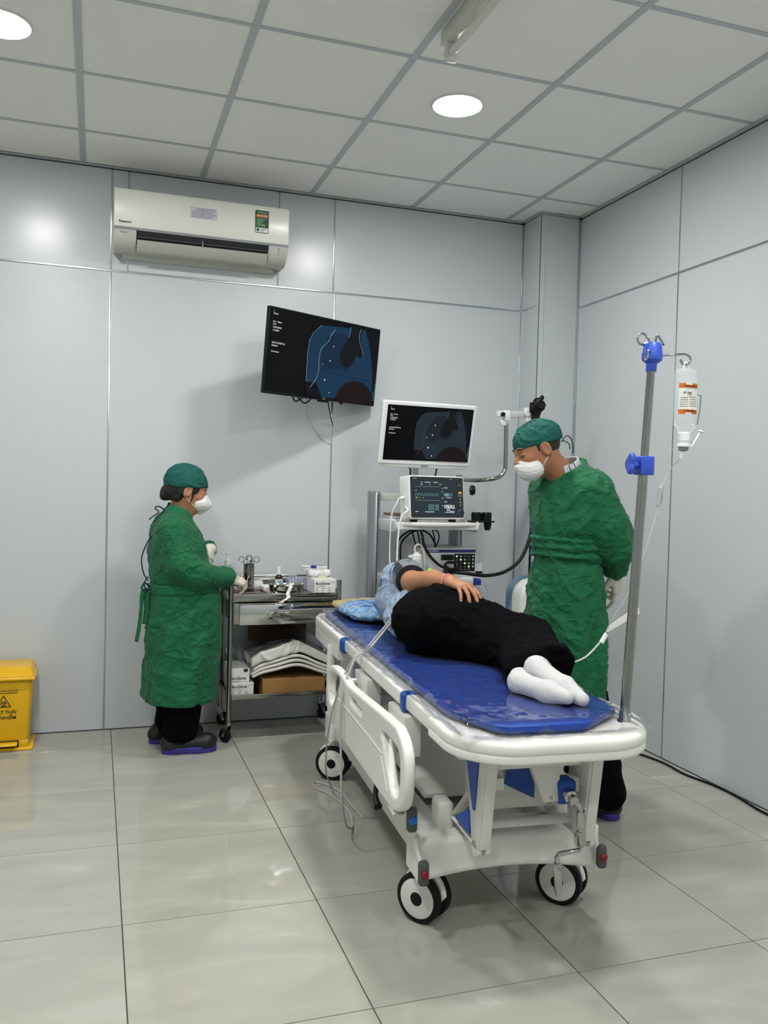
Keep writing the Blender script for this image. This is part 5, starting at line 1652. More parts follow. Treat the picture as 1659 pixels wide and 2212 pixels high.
# infusion bottle hanging upside down from the hook
hx, hy, hz = T.x + .092, T.y - .027, T.z - .033
ib = thing('infusion_bottle', 'clear infusion bottle with orange and white label hanging from the drip stand', 'infusion bottle', (hx, hy, hz - .24))
M_ivclear = mat('infusion_bottle_plastic', rgb(236, 240, 244), .08, trans=.0, alpha=.22, spec=.8)
M_ivwhite = mat('infusion_white', rgb(232, 234, 234), .35)
def ring_prof(prof, c, fx=1.0, fy=.72):
    m = MB()
    rows = []
    for r, z in prof:
        rows.append([(c[0] + r * fx * math.cos(a), c[1] + r * fy * math.sin(a), c[2] - z) for a in np.linspace(0, 2 * math.pi, 33)])
    return m.sheet(rows)
ring_prof([(.001, .012), (.022, .013), (.031, .018), (.0345, .03), (.0345, .145), (.033, .160), (.026, .178), (.016, .192), (.0135, .196)], (hx, hy, hz)).build('bottle', M_ivclear, ib, smooth=180)
MB().tube([(hx - .008, hy, hz - .012), (hx - .006, hy, hz + .002), (hx, hy, hz + .0045), (hx + .006, hy, hz + .002), (hx + .008, hy, hz - .012)], .002, 8, smoothn=3).build('hanging_loop', M_ivwhite, ib)
MB().lathe([(.0135, .188), (.0175, .192), (.0175, .212), (.0145, .214), (.0145, .220), (.0195, .222), (.0195, .228), (.0155, .230)], (hx, hy, hz), (0, 0, -1), 24).build('neck', M_ivwhite, ib)
MB().lathe([(.013, .229), (.0135, .238), (.006, .241)], (hx, hy, hz), (0, 0, -1), 24).build('stopper', M_grey, ib)
# label wrapped on the front of the bottle
ori = mat('label_orange', rgb(204, 112, 36), .5)
def lab_part(name, a0, a1, z0, z1, m, par, off=.0008):
    rows = []
    for z in (z0, z1):
        rows.append([(hx + (.0345 + off) * math.cos(a), hy + (.0345 + off) * .72 * math.sin(a), hz - z) for a in np.linspace(a0, a1, 14)])
    return MB().sheet(rows).build(name, m, par, smooth=180)
A0, A1 = math.radians(-150), math.radians(-42)
lb = lab_part('label', A0, A1, .055, .140, M_paper, ib)
lab_part('orange_band', A0, A1, .055, .068, ori, lb, .0012)
lab_part('orange_band', A0, A1, .127, .140, ori, lb, .0012)
lab_part('band_tab', math.radians(-115), math.radians(-85), .0545, .0595, M_paper, lb, .0016)
lab_part('band_tab', math.radians(-115), math.radians(-85), .1355, .1405, M_paper, lb, .0016)
fy_ = hy - .0345 * .72
text('label_lettering', 'Ringer lactate', .0075, (hx - .004, fy_ - .0018, .0 + hz - .0635), (-1, 0, 0), (0, 0, -1), M_ink, lb)
text('label_lettering', 'Ringer lactate', .0075, (hx - .004, fy_ - .0018, hz - .1315), (-1, 0, 0), (0, 0, -1), M_ink, lb)
text('label_lettering', '500 ml', .010, (hx - .012, fy_ - .0018, hz - .082), (-1, 0, 0), (0, 0, -1), M_ink, lb)
for k in range(5):
    lab_part('print_line', math.radians(-142), math.radians(-104), .094 + k * .006, .0955 + k * .006, M_print_grey, lb, .0014)
    lab_part('print_line', math.radians(-98), math.radians(-52 - 4 * (k % 2)), .092 + k * .006, .0935 + k * .006, M_print_grey, lb, .0014)
# sealing wings, pull tab, air needle
MB().tube([(hx - .037, hy - .005, hz - .168), (hx - .030, hy - .006, hz - .176), (hx - .022, hy - .006, hz - .19)], .0026, 8).build('wing', M_ivwhite, ib)
MB().tube([(hx + .036, hy, hz - .172), (hx + .028, hy, hz - .182), (hx + .018, hy, hz - .194)], .0026, 8).build('wing', M_ivwhite, ib)
MB().tube([(hx + .014, hy, hz - .237), (hx + .03, hy - .002, hz - .222), (hx + .052, hy - .004, hz - .185)], .0028, 8).build('spike_tab', M_ivwhite, ib)
MB().lathe([(.004, 0), (.0075, .002), (.0075, .006)], (hx + .052, hy - .004, hz - .188), (.5, 0, .8), 12).build('spike_button', M_ivwhite, ib)
MB().tube([(hx + .033, hy + .004, hz - .080), (hx + .056, hy + .004, hz - .083), (hx + .054, hy + .004, hz - .12), (hx + .047, hy + .004, hz - .165)], .0018, 8).build('vent_tube', M_grey, ib)
# infusion line
il = thing('infusion_line', 'thin infusion line with drip chamber running from the bottle to the patient', 'infusion line', (1.52, 2.1, .9))
M_line = mat('line_plastic', rgb(222, 226, 230), .2, alpha=.75)
dc = Vector((1.524, 2.07, 1.318))
MB().tube([(hx - .004, hy, hz - .24), (hx - .006, hy, hz - .262)], .004, 10).build('spike', M_ivwhite, il)
MB().tube([(hx - .006, hy, hz - .26), (1.555, 2.06, 1.40), dc + Vector((.004, 0, .025))], .0014, 8, smoothn=4).build('upper_line', M_line, il)
ch_ = MB().lathe([(.004, -.032), (.008, -.028), (.0085, .022), (.005, .026), (.002, .032)], dc, (.12, 0, 1), 18).build('drip_chamber', M_frost, il)
MB().cyl(dc + Vector((.001, -.006, -.02)), dc + Vector((.002, -.006, .004)), .002).build('chamber_core', M_grey, ch_)
MB().tube([dc + Vector((-.004, 0, -.03)), (1.50, 2.09, 1.17), (1.47, 2.13, 1.03), (1.455, 2.18, .95), (1.475, 2.24, .905), (1.50, 2.28, .893)], .0014, 8, smoothn=6).build('lower_line', M_line, il)
MB().tube([(1.510, 2.30, .872), (1.495, 2.31, .850), (1.46, 2.33, .805), (1.42, 2.36, .782), (1.375, 2.40, .775)], .0028, 8, smoothn=5).build('patient_line', M_ivwhite, il)
MB().cyl((1.497, 2.30, .855), (1.515, 2.30, .882), .0075, seg=14).build('connector', M_ivwhite, il)
MB().hexa([(1.512, 2.30, .884), (1.636, 2.302, .944), (1.636, 2.304, .944), (1.512, 2.302, .884)], [(1.520, 2.30, .905), (1.628, 2.302, .968), (1.628, 2.304, .968), (1.520, 2.302, .905)]).build('paper_tag', M_paper, il)

# grey cable over the bed rail
gh = thing('grey_cable', 'long grey double cable draped over the bed rail down to the floor', 'cable', tuple(bw(-.36, 1.0, 0)))
M_ghose = mat('grey_cable_rubber', rgb(176, 178, 176), .45)
MB().tube([bw(-.085, 1.27, .86), bw(-.12, 1.255, .835), bw(-.19, 1.22, .768), bw(-.262, 1.185, .702), bw(-.292, 1.17, .692), bw(-.314, 1.165, .668), bw(-.345, 1.20, .58), bw(-.362, 1.27, .46), bw(-.362, 1.36, .33), bw(-.355, 1.42, .24), bw(-.33, 1.54, .12), bw(-.28, 1.66, .01)], .0033, 8, smoothn=6).build('cable', M_ghose, gh)
MB().tube([bw(-.08, 1.255, .86), bw(-.115, 1.24, .835), bw(-.185, 1.20, .768), bw(-.258, 1.165, .702), bw(-.292, 1.15, .694), bw(-.314, 1.142, .668), bw(-.35, 1.12, .58), bw(-.366, 1.10, .48), bw(-.366, 1.08, .34), bw(-.364, 1.05, .18), bw(-.33, 1.12, .06), bw(-.28, 1.24, .006), bw(-.26, 1.40, .0045), bw(-.30, 1.60, .0045), bw(-.345, 1.68, .0045), bw(-.345, 1.76, .0045), bw(-.30, 1.73, .0045), bw(-.25, 1.62, .0045), bw(-.235, 1.46, .0045), bw(-.22, 1.32, .0045)], .0045, 8, smoothn=6).build('cable', M_ghose, gh)
# ------------------------------------------------------------------ people
M_skin = mat('skin', rgb(160, 110, 82), .5, sss=.12, var=.06, vscale=14)
M_skin2 = mat('skin_light', rgb(172, 122, 92), .5, sss=.12, var=.06, vscale=14)
M_hair = mat('black_hair', rgb(24, 19, 17), .5, var=.3, vscale=90)
M_gown = mat('green_gown_cotton', rgb(0, 92, 55), .8, var=.10, vscale=5, bump=.35, bscale=38, sheen=.06, bdist=.006)
def cloth_creases(m, scale, dist):
    """sharp pressed-in crease lines and soft folds as fine relief"""
    nt = m.node_tree
    b = nt.nodes['Principled BSDF']
    last = next(n for n in nt.nodes if n.type == 'BUMP')
    tc = next(n for n in nt.nodes if n.type == 'TEX_COORD')
    for k, (sc_, wd, ds, st) in enumerate(((scale, .085, dist, (1, 1, .8)), (scale * 1.9, .10, dist * .6, (1, 1, 1.5)))):
        mp = nt.nodes.new('ShaderNodeMapping')
        mp.inputs['Location'].default_value = (3.1 * k, 1.7 * k, .6 * k)
        mp.inputs['Scale'].default_value = st
        nt.links.new(tc.outputs['Object'], mp.inputs['Vector'])
        n = nt.nodes.new('ShaderNodeTexNoise')
        n.inputs['Scale'].default_value = sc_
        n.inputs['Detail'].default_value = 1.5
        n.inputs['Distortion'].default_value = .9
        nt.links.new(mp.outputs['Vector'], n.inputs['Vector'])
        su = nt.nodes.new('ShaderNodeMath')
        su.operation = 'SUBTRACT'
        su.inputs[1].default_value = .5
        ab = nt.nodes.new('ShaderNodeMath')
        ab.operation = 'ABSOLUTE'
        mr = nt.nodes.new('ShaderNodeMapRange')
        mr.interpolation_type = 'SMOOTHSTEP'
        mr.inputs['From Min'].default_value = 0
        mr.inputs['From Max'].default_value = wd
        mr.inputs['To Min'].default_value = 1
        mr.inputs['To Max'].default_value = 0
        nt.links.new(n.outputs['Fac'], su.inputs[0])
        nt.links.new(su.outputs[0], ab.inputs[0])
        nt.links.new(ab.outputs[0], mr.inputs['Value'])
        bp = nt.nodes.new('ShaderNodeBump')
        bp.inputs['Strength'].default_value = .9
        bp.inputs['Distance'].default_value = ds
        nt.links.new(mr.outputs['Result'], bp.inputs['Height'])
        nt.links.new(last.outputs['Normal'], bp.inputs['Normal'])
        last = bp
    nt.links.new(last.outputs['Normal'], b.inputs['Normal'])


cloth_creases(M_gown, 6, .0036)
M_cap = mat('teal_cap_cotton', rgb(2, 82, 74), .8, var=.10, vscale=9, bump=.3, bscale=45, bdist=.005)
cloth_creases(M_cap, 11, .0018)
M_mask = mat('white_mask', rgb(226, 226, 224), .7)
M_glove = mat('latex_glove', rgb(206, 200, 188), .5, bump=.2, bscale=70)
M_trouser = mat('black_trousers', rgb(5, 5, 8), .95, spec=.1, bump=.25, bscale=30)
M_clog = mat('black_clog', rgb(26, 26, 30), .45)
M_sole = mat('purple_sole', rgb(58, 50, 140), .5)
M_strap = mat('white_elastic', rgb(224, 222, 216), .6)
M_darkeye = mat('dark_lash', rgb(24, 18, 16), .5)


def head_f(q):
    d = s_ell(q, (-.012, 0, .028), (.096, .075, .088))
    d = smin(d, s_ell(q, (.022, 0, -.03), (.066, .059, .082)), .03)
    d = smin(d, s_ell(q, (.046, 0, -.088), (.034, .034, .026)), .03)
    for s in (-1, 1):
        d = smin(d, s_cone(q, (0, s * .05, -.045), (.045, s * .024, -.09), .017, .015), .025)
        d = smin(d, s_ell(q, (.060, s * .036, -.026), (.022, .022, .02)), .02)
    d = smin(d, s_cone(q, (.081, -.028, .020), (.081, .028, .020), .010, .010), .014)
    for s in (-1, 1):
        d = smax(d, -s_ell(q, (.098, s * .031, .003), (.014, .017, .010)), .008)
        d = smin(d, s_ell(q, (.076, s * .031, .0), (.0125, .014, .0115)), .004)
    d = smin(d, s_cone(q, (.085, 0, .012), (.107, 0, -.026), .007, .0115), .012)
    for s in (-1, 1):
        d = smin(d, s_ell(q, (.097, s * .011, -.030), (.010, .008, .008)), .006)
    d = smin(d, s_ell(q, (.088, 0, -.054), (.012, .022, .006)), .006)
    d = smin(d, s_ell(q, (.086, 0, -.064), (.012, .019, .007)), .006)
    for s in (-1, 1):
        R = rotm(0, .18, 0)
        d = smin(d, s_ell(q, (-.006, s * .078, -.004), (.022, .0105, .036), R), .005)
        d = smax(d, -s_ell(q, (.0, s * .090, .0), (.0135, .0105, .024), R), .003)
    return d


class Head:
    def __init__(s, c, yaw, pitch, roll, scale):
        s.c, s.R, s.s = np.array(c, np.float32), rotm(yaw, pitch, roll), scale

    def q(s, p):
        return (p - s.c) @ s.R / s.s

    def w(s, l):
        return Vector((s.c + s.R @ (np.array(l, np.float32) * s.s)).tolist())

    def f(s, p):
        return head_f(s.q(p)) * s.s

    def box(s, lo, hi):
        cs = np.array([s.w((x, y, z)) for x in (lo[0], hi[0]) for y in (lo[1], hi[1]) for z in (lo[2], hi[2])])
        return cs.min(0) - .01, cs.max(0) + .01


def face_parts(hd, person, eyes=True):
    """brows and lashes as slim dark strips"""
    for s in (-1, 1):
        MB().tube([hd.w(p) for p in ((.0895, s * .014, .0225), (.0915, s * .026, .026), (.086, s * .040, .0255), (.077, s * .049, .021))], [.0022 * hd.s, .003, .0026, .0012], 8, smoothn=3).build('eyebrow', M_hair, person)
        MB().tube([hd.w(p) for p in ((.0835, s * .019, -.0035), (.0885, s * .026, -.0055), (.0880, s * .034, -.0055), (.0815, s * .043, -.002))], [.0010, .0016, .0016, .0009], 8, smoothn=3).build('eyelashes', M_darkeye, person)


def cap_part(hd, person, band, height, seed, tilt=.0, bulge=1.0, name='surgical_cap'):
    """band: height of the lower rim at front and back in head units"""
    def f(p):
        q = hd.q(p)
        d = s_ell(q, (-.012, 0, .026), (.107 * bulge, .087 * bulge, height))
        d = smin(d, s_ell(q, (-.04, 0, .04), (.085 * bulge, .082 * bulge, height * .85)), .03)
        d = smin(d, s_ell(q, (-.012, 0, .028), (.1025, .0815, .0945)), .01)
        zb = band[1] + (band[0] - band[1]) * np.clip((q[:, 0] + .10) / .2, 0, 1)
        d = smax(d, zb - q[:, 2], .006)
        return d * hd.s
    lo, hi = hd.box((-.15, -.12, -.08), (.13, .12, .18))
    o = soft(name, f, lo, hi, .004, M_cap, person, [dict(amp=.0034, scale=15, seed=seed, stretch=(1, 1, 1.8))])
    return o


def mask_part(hd, person, kind):
    def f(p):
        q = hd.q(p)
        if kind == 'cone':
            d = s_ell(q, (.064, 0, -.052), (.060, .059, .050))
            d = smin(d, s_cone(q, (.10, 0, -.012), (.118, 0, -.048), .008, .014), .02)
            d = smin(d, s_cone(q, (.118, 0, -.05), (.085, 0, -.088), .014, .02), .02)
            d = smax(d, .022 - q[:, 0] + .15 * (q[:, 2] + .05), .006)
            d = smax(d, q[:, 2] - .001 - .12 * (q[:, 0] - .09), .006)
        else:
            d = s_ell(q, (.050, 0, -.064), (.062, .066, .056))
            d = smin(d, s_cone(q, (.100, 0, -.026), (.108, 0, -.04), .011, .012), .02)
            d = smax(d, .012 - q[:, 0], .006)
            d = smax(d, q[:, 2] + .016 + np.abs(q[:, 1]) * .30, .005)
            d = d + .0006 * np.sin((q[:, 2] + .3 * np.abs(q[:, 1])) * 380)
        return d * hd.s
    lo, hi = hd.box((-.01, -.1, -.14), (.15, .1, .04))
    o = soft('face_mask', f, lo, hi, .003, M_mask, person, dict(amp=.0012, scale=30, seed=21))
    x0 = .040 if kind == 'cone' else .024
    for s in (-1, 1):
        MB().tube([hd.w(p) for p in ((x0 + .006, s * .056, -.030), (.012, s * .0705, -.004), (-.004, s * .080, .026), (-.018, s * .080, .018))], .0016, 6, smoothn=4).build('ear_loop', M_strap, o)
        MB().tube([hd.w(p) for p in ((x0 + .006, s * .054, -.075), (.008, s * .069, -.05), (-.012, s * .079, -.03), (-.020, s * .078, -.015))], .0016, 6, smoothn=4).build('ear_loop', M_strap, o)
    return o


def hand_prims(curl, spread=.08, thumb=(.6, .25), fat=1.0):
    """cones in the hand frame: x along the fingers, y to the thumb side, z out of the back of the hand"""
    P = []
    kn = [(.086, .027, 0), (.089, .008, .003), (.084, -.012, .001), (.076, -.029, -.004)]
    ln = [(.040, .024, .020), (.044, .028, .021), (.041, .026, .021), (.032, .020, .018)]
    rr = [.0092, .0095, .009, .008]
    for i in range(4):
        b0 = (.008, kn[i][1] * .62, -.002)
        P.append((b0, kn[i], .0155 * fat, .0115 * fat, .014))
        a = np.array(kn[i], float)
        yaw = spread * (1.2 - .9 * i)
        th = 0.0
        r = rr[i] * fat
        for j in range(3):
            th += curl[i][j]
            d = np.array([math.cos(th) * math.cos(yaw), math.sin(yaw) * math.cos(th * .5), -math.sin(th)])
            b = a + d * ln[i][j]
            P.append((tuple(a), tuple(b), r, r * .9, .004))
            a, r = b, r * .9
    t0 = np.array((.022, .026, -.008))
    o, dn = thumb
    d1 = np.array((math.cos(o), math.sin(o), -dn))
    t1 = t0 + d1 * .042
    d2 = np.array((math.cos(o * .55), math.sin(o * .55), -dn * 1.2))
    t2 = t1 + d2 * .031
    d3 = np.array((math.cos(o * .3), math.sin(o * .3), -dn * 1.3))
    t3 = t2 + d3 * .024
    P.append((tuple(t0), tuple(t1), .015 * fat, .0115 * fat, .012))
    P.append((tuple(t1), tuple(t2), .0112 * fat, .0098 * fat, .005))
    P.append((tuple(t2), tuple(t3), .0098 * fat, .0082 * fat, .004))
    return P


class Hand:
    def __init__(s, wrist, fdir, dorsal, side, scale, **k):
        f = Vector(fdir).normalized()
        z = Vector(dorsal)
        z = (z - f * z.dot(f)).normalized()
        y = z.cross(f) * (1 if side == 'R' else -1)
        s.R = np.array([f, y, z], np.float32).T
        s.c, s.s = np.array(wrist, np.float32), scale
        s.P = hand_prims(**k)

    def f(s, p):
        q = (p - s.c) @ s.R / s.s
        d = None
        for a, b, r1, r2, k in s.P:
            e = s_cone(q, a, b, r1, r2)
            d = e if d is None else smin(d, e, k)
        return d * s.s

    def w(s, l):
        return Vector((s.c + s.R @ (np.array(l, np.float32) * s.s)).tolist())

    def bounds(s, m=.03):
        pts = np.array([s.w(x) for a, b, *_ in s.P for x in (a, b)])
        return pts.min(0) - m, pts.max(0) + m


def loft_f(q, tab, n=2.3):
    """tab rows: z, back, front, half width"""
    T = np.array(tab, np.float32)
    T = T[np.argsort(T[:, 0])]
    z = q[:, 2]
    xb, xf, hw = (np.interp(z, T[:, 0], T[:, k]).astype(np.float32) for k in (1, 2, 3))
    cx, ax = (xb + xf) / 2, np.maximum((xf - xb) / 2, .01)
    r = (np.abs((q[:, 0] - cx) / ax) ** n + np.abs(q[:, 1] / hw) ** n) ** (1 / n)
    d = (r - 1) * np.minimum(ax, hw)
    return d, np.arctan2(q[:, 1] / hw, (q[:, 0] - cx) / ax)


def clog(person, toe, heel, r=.042):
    toe, heel = np.array(toe, float), np.array(heel, float)
    d = (toe - heel) / np.linalg.norm(toe - heel)
    e = np.array([-d[1], d[0], 0])
    L = np.linalg.norm(toe - heel)

    def f(p):
        q = np.stack([(p - heel) @ d, (p - heel) @ e, p[:, 2]], 1).astype(np.float32)
        x = s_cone(q, (.03, 0, .042), (L - .045, 0, .045), r * .85, r)
        x = smin(x, s_ell(q, (L - .055, 0, .045), (.062, r * 1.12, .042)), .02)
        x = smin(x, s_cone(q, (.03, 0, .05), (.045, 0, .085), r * .8, r * .72), .03)
        return smax(x, .022 - q[:, 2], .004)
    lo = np.minimum(toe, heel) - .09
    hi = np.maximum(toe, heel) + .09
    o = soft('clog', f, (lo[0], lo[1], 0), (hi[0], hi[1], .16), .005, M_clog, person)
    n = 40
    pts = []
    for k in range(n):
        a = 2 * math.pi * k / n
        c, s_ = math.cos(a), math.sin(a)
        x = L / 2 + (L / 2 + .006) * (abs(c) ** .75) * (1 if c > 0 else -1)
        wd = (r * 1.12 if c > 0 else r * .92) * (1 + .03 * math.cos(9 * a))
        y = wd * (abs(s_) ** .8) * (1 if s_ > 0 else -1)
        pts.append(tuple((heel[:2] + d[:2] * x + e[:2] * y)))
    plate('sole', [pts], .032, M_sole, o, (0, 0, .0165), bevel=.006)
    return o


# ---------------- nurse at the trolley
YN = 4.33
nu = thing('person', 'person in green gown, teal cap and white mask standing at the trolley, side view', 'person', (.42, YN, 0))
nh = Head((.430, YN, 1.279), 0.0, .20, 0, .95)


def nurse_body(p):
    d = nh.f(p)
    d = smin(d, s_cone(p, (.375, YN, 1.10), (.405, YN, 1.24), .052, .046), .03)
    d = smin(d, s_cone(p, (.40, YN, .80), (.375, YN, 1.05), .11, .11), .05)
    d = smin(d, s_cone(p, (.36, YN - .135, 1.08), (.40, YN - .18, .90), .036, .034), .03)
    d = smin(d, s_cone(p, (.40, YN - .18, .90), (.63, YN - .04, .85), .034, .024), .02)
    d = smin(d, s_cone(p, (.36, YN + .15, 1.08), (.47, YN + .18, .92), .036, .034), .03)
    d = smin(d, s_cone(p, (.47, YN + .18, .92), (.545, YN + .07, .965), .034, .024), .02)
    for s in (-1, 1):
        d = smin(d, s_cone(p, (.40, YN + s * .075, .78), (.40, YN + s * .08, .10), .065, .04), .03)
    return d


soft('body', nurse_body, (.2, 4.05, .04), (.72, 4.6, 1.44), .0045, M_skin2, nu)
face_parts(nh, nu)


def nurse_hair(p):
    q = nh.q(p)
    d = s_ell(q, (-.045, 0, .005), (.075, .082, .062))
    d = smin(d, s_ell(q, (-.085, 0, -.03), (.045, .062, .040)), .02)
    d = smin(d, s_cone(q, (-.10, 0, -.035), (-.112, 0, -.055), .030, .022), .02)
    d = smin(d, s_cone(q, (-.03, .055, -.02), (-.05, .05, -.05), .022, .02), .02)
    d = smin(d, s_cone(q, (-.03, -.055, -.02), (-.05, -.05, -.05), .022, .02), .02)
    for s in (-1, 1):
        d = smax(d, -s_ell(q, (-.004, s * .085, -.008), (.020, .022, .034)), .006)
        d = smin(d, s_ell(q, (.026, s * .064, .018), (.026, .010, .030)), .008)
        d = smin(d, s_cone(q, (.026, s * .069, -.005), (.020, s * .064, -.070), .006, .003), .008)
    d = smax(d, q[:, 2] - .045, .01)
    return d * nh.s


lo, hi = nh.box((-.16, -.11, -.10), (.08, .11, .08))
soft('hair', nurse_hair, lo, hi, .004, M_hair, nu, dict(amp=.002, scale=60, seed=2, stretch=(1, 1, .3)))
cap_part(nh, nu, (.034, -.002), .108, 5)
mask_part(nh, nu, 'cone')

NT = [(1.205, .338, .425, .062), (1.175, .322, .440, .075), (1.15, .300, .446, .105), (1.12, .282, .458, .145), (1.08, .262, .482, .170), (1.02, .248, .512, .182), (.95, .247, .532, .185),
      (.87, .258, .548, .182), (.82, .262, .570, .180), (.78, .258, .588, .184), (.70, .250, .598, .192), (.575, .244, .602, .200), (.40, .236, .590, .208), (.25, .229, .573, .212)]


def nurse_gown(p):
    q = p - np.array((0, YN, 0), np.float32)
    d, th = loft_f(q, NT, 2.2)
    z = p[:, 2]
    fold = np.clip((.82 - z) / .5, 0, 1)
    d = d + fold * .008 * np.sin(th * 7 + 2.2 * np.sin(z * 6)) + fold * .004 * np.sin(th * 13 - z * 9)
    d = d + .006 * np.exp(-((z - .812) / .018) ** 2)
    d = smin(d, s_cone(p, (.352, YN - .135, 1.085), (.388, YN - .185, .925), .068, .066), .05)
    d = smin(d, s_cone(p, (.388, YN - .185, .925), (.46, YN - .175, .872), .066, .064), .03)
    d = smin(d, s_cone(p, (.46, YN - .175, .872), (.618, YN - .055, .852), .063, .046), .03)
    d = smin(d, s_cone(p, (.355, YN + .145, 1.085), (.47, YN + .18, .93), .078, .068), .05)
    d = smin(d, s_cone(p, (.47, YN + .18, .93), (.55, YN + .085, .985), .062, .042), .03)
    d = smax(d, .252 - z, .004)
    d = smax(d, z - 1.205 + .35 * (p[:, 0] - .37), .004)
    d = smax(d, -s_cone(p, (.375, YN, 1.10), (.405, YN, 1.30), .052, .052), .004)
    return d


V, F = sdf_mesh(nurse_gown, (.14, 4.0, .22), (.75, 4.64, 1.24), .0062)
V = smooth_mesh(V, F, 1)
V = crease(V, F, .0075, 6.5, 31, (1, 1, .75))
V = crease(V, F, .0042, 13.0, 57, (1, 1, 1.3))
V[:, 2] = np.maximum(V[:, 2], .250)
gw = obj_np('gown', V, F, M_gown, nu)
# belt and ties
def nurse_belt(p):
    d, th = loft_f(p - np.array((0, YN, 0), np.float32), NT, 2.2)
    zc = .806 + .05 * (p[:, 0] - .4)
    return smax(d - .007, np.abs(p[:, 2] - zc) - .024, .006)


soft('belt', nurse_belt, (.2, 4.08, .74), (.66, 4.58, .87), .0055, M_gown, gw, [dict(amp=.004, scale=26, seed=91)])
bxk = .250
MB().tube([(bxk, YN - .03, .80), (bxk - .03, YN - .05, .785), (bxk - .035, YN - .05, .70), (bxk - .045, YN - .05, .60), (bxk - .055, YN - .05, .545)], [.012, .016, .015, .016, .016], 8, smoothn=5, flat=.25).build('tie', M_gown, gw, smooth=180)
MB().tube([(bxk, YN - .03, .80), (bxk - .012, YN - .055, .77), (bxk - .01, YN - .055, .70), (bxk - .018, YN - .055, .63)], [.012, .014, .013, .013], 8, smoothn=5, flat=.25).build('tie', M_gown, gw, smooth=180)
MB().tube([(bxk + .01, YN - .02, .80), (bxk - .02, YN - .06, .83), (bxk - .035, YN - .06, .80), (bxk, YN - .03, .795)], .008, 8, smoothn=5, flat=.4).build('bow', M_gown, gw, smooth=180)
M_string = mat('dark_green_string', rgb(8, 48, 36), .8)
MB().tube([(.262, YN - .05, 1.06), (.235, YN - .07, 1.02), (.212, YN - .07, .95), (.222, YN - .07, .88), (.245, YN - .06, .84)], .0032, 6, smoothn=5).build('back_string', M_string, gw)
MB().tube([(.245, YN - .06, .86), (.226, YN - .07, .83), (.236, YN - .07, .80), (.262, YN - .06, .80)], .0032, 6, smoothn=5).build('back_string', M_string, gw)
MB().tube([(.325, YN - .03, 1.178), (.288, YN - .05, 1.200), (.272, YN - .05, 1.19), (.29, YN - .05, 1.172), (.262, YN - .05, 1.150), (.245, YN - .05, 1.135)], .0034, 6, smoothn=5).build('neck_string', M_string, gw)
MB().tube([(.32, YN - .03, 1.18), (.285, YN - .06, 1.155), (.27, YN - .06, 1.125)], .0034, 6, smoothn=4).build('neck_string', M_string, gw)
for (a, b, r) in (((.606, YN - .062, .853), (.638, YN - .04, .850), .043), ((.544, YN + .092, .982), (.563, YN + .072, .990), .038)):
    a, b = Vector(a), Vector(b)
    MB().lathe([(r * .86, -.004), (r, 0), (r * .98, (b - a).length), (r * .85, (b - a).length + .003)], a, b - a, 28).build('cuff', M_gown, gw, smooth=60)
hr = Hand((.638, YN - .038, .846), (1, .38, -.28), (-.10, -.55, 1), 'R', .92, curl=[(.35, .45, .3), (.7, .8, .5), (.8, .9, .5), (.8, .9, .5)], thumb=(.35, .55))
def f_h1(p):
    return smin(hr.f(p), s_cone(p, (.614, YN - .056, .852), (.651, YN - .032, .846), .034, .028), .012)
lo, hi = hr.bounds(.05)
soft('glove', f_h1, lo, hi, .003, M_glove, nu, dict(amp=.0012, scale=70, seed=3))
hl = Hand((.556, YN + .075, .992), (-.12, -.75, -.6), (.8, -.3, .4), 'L', .92, curl=[(.5, .6, .4)] * 4, thumb=(.4, .3))
def f_h2(p):
    return smin(hl.f(p), s_cone(p, (.55, YN + .085, .985), (.557, YN + .065, .985), .032, .028), .012)
lo, hi = hl.bounds(.05)
soft('glove', f_h2, lo, hi, .003, M_glove, nu, dict(amp=.0012, scale=70, seed=4))


def nurse_trousers(p):
    d = s_cone(p, (.425, YN - .08, .36), (.405, YN - .085, .12), .10, .083)
    d = smin(d, s_cone(p, (.40, YN + .08, .36), (.385, YN + .09, .12), .10, .083), .02)
    return smax(smax(d, .062 - p[:, 2], .006), p[:, 2] - .36, .01)


soft('trousers', nurse_trousers, (.24, 4.08, .04), (.6, 4.6, .48), .0065, M_trouser, nu, dict(amp=.006, scale=12, seed=7, stretch=(1, 1, .5)))
clog(nu, (.578, YN - .085, 0), (.325, YN - .085, 0))
clog(nu, (.535, YN + .11, 0), (.275, YN + .10, 0))

# ---------------- doctor behind the bed
DC = np.array((1.815, 3.05, 0), np.float32)
DY = math.atan2(-.24, -.97)
DR = rotm(DY)


def dw(l):
    return Vector((DC + DR @ np.array(l, np.float32)).tolist())


do = thing('person', 'person in green gown and teal cap behind the bed, looking down, hands behind back', 'person', tuple(DC.tolist()))
dh = Head((1.650, 3.035, 1.486), math.radians(-182), .36, .05, .95)


def doc_body(p):
    q = (p - DC) @ DR
    d = dh.f(p)
    nk = (DR.T @ (np.array(dh.w((-.035, 0, -.06))) - DC)).tolist()
    d = smin(d, s_cone(q, (.01, 0, 1.36), nk, .058, .052), .03)
    d = smin(d, s_cone(q, (0, 0, .95), (0, 0, 1.26), .10, .105), .05)
    for s in (-1, 1):
        d = smin(d, s_cone(q, (0, s * .11, 1.32), (-.095, s * .165, 1.13), .04, .036), .03)
        d = smin(d, s_cone(q, (-.095, s * .165, 1.13), (-.165, s * .09, 1.0), .036, .027), .02)
        d = smin(d, s_cone(q, (0, s * .075, .90), (-.12 if s > 0 else 0, s * .112, .08), .062, .042), .03)
    return d


soft('body', doc_body, (1.5, 2.75, .04), (2.15, 3.35, 1.62), .0045, M_skin, do)
face_parts(dh, do)


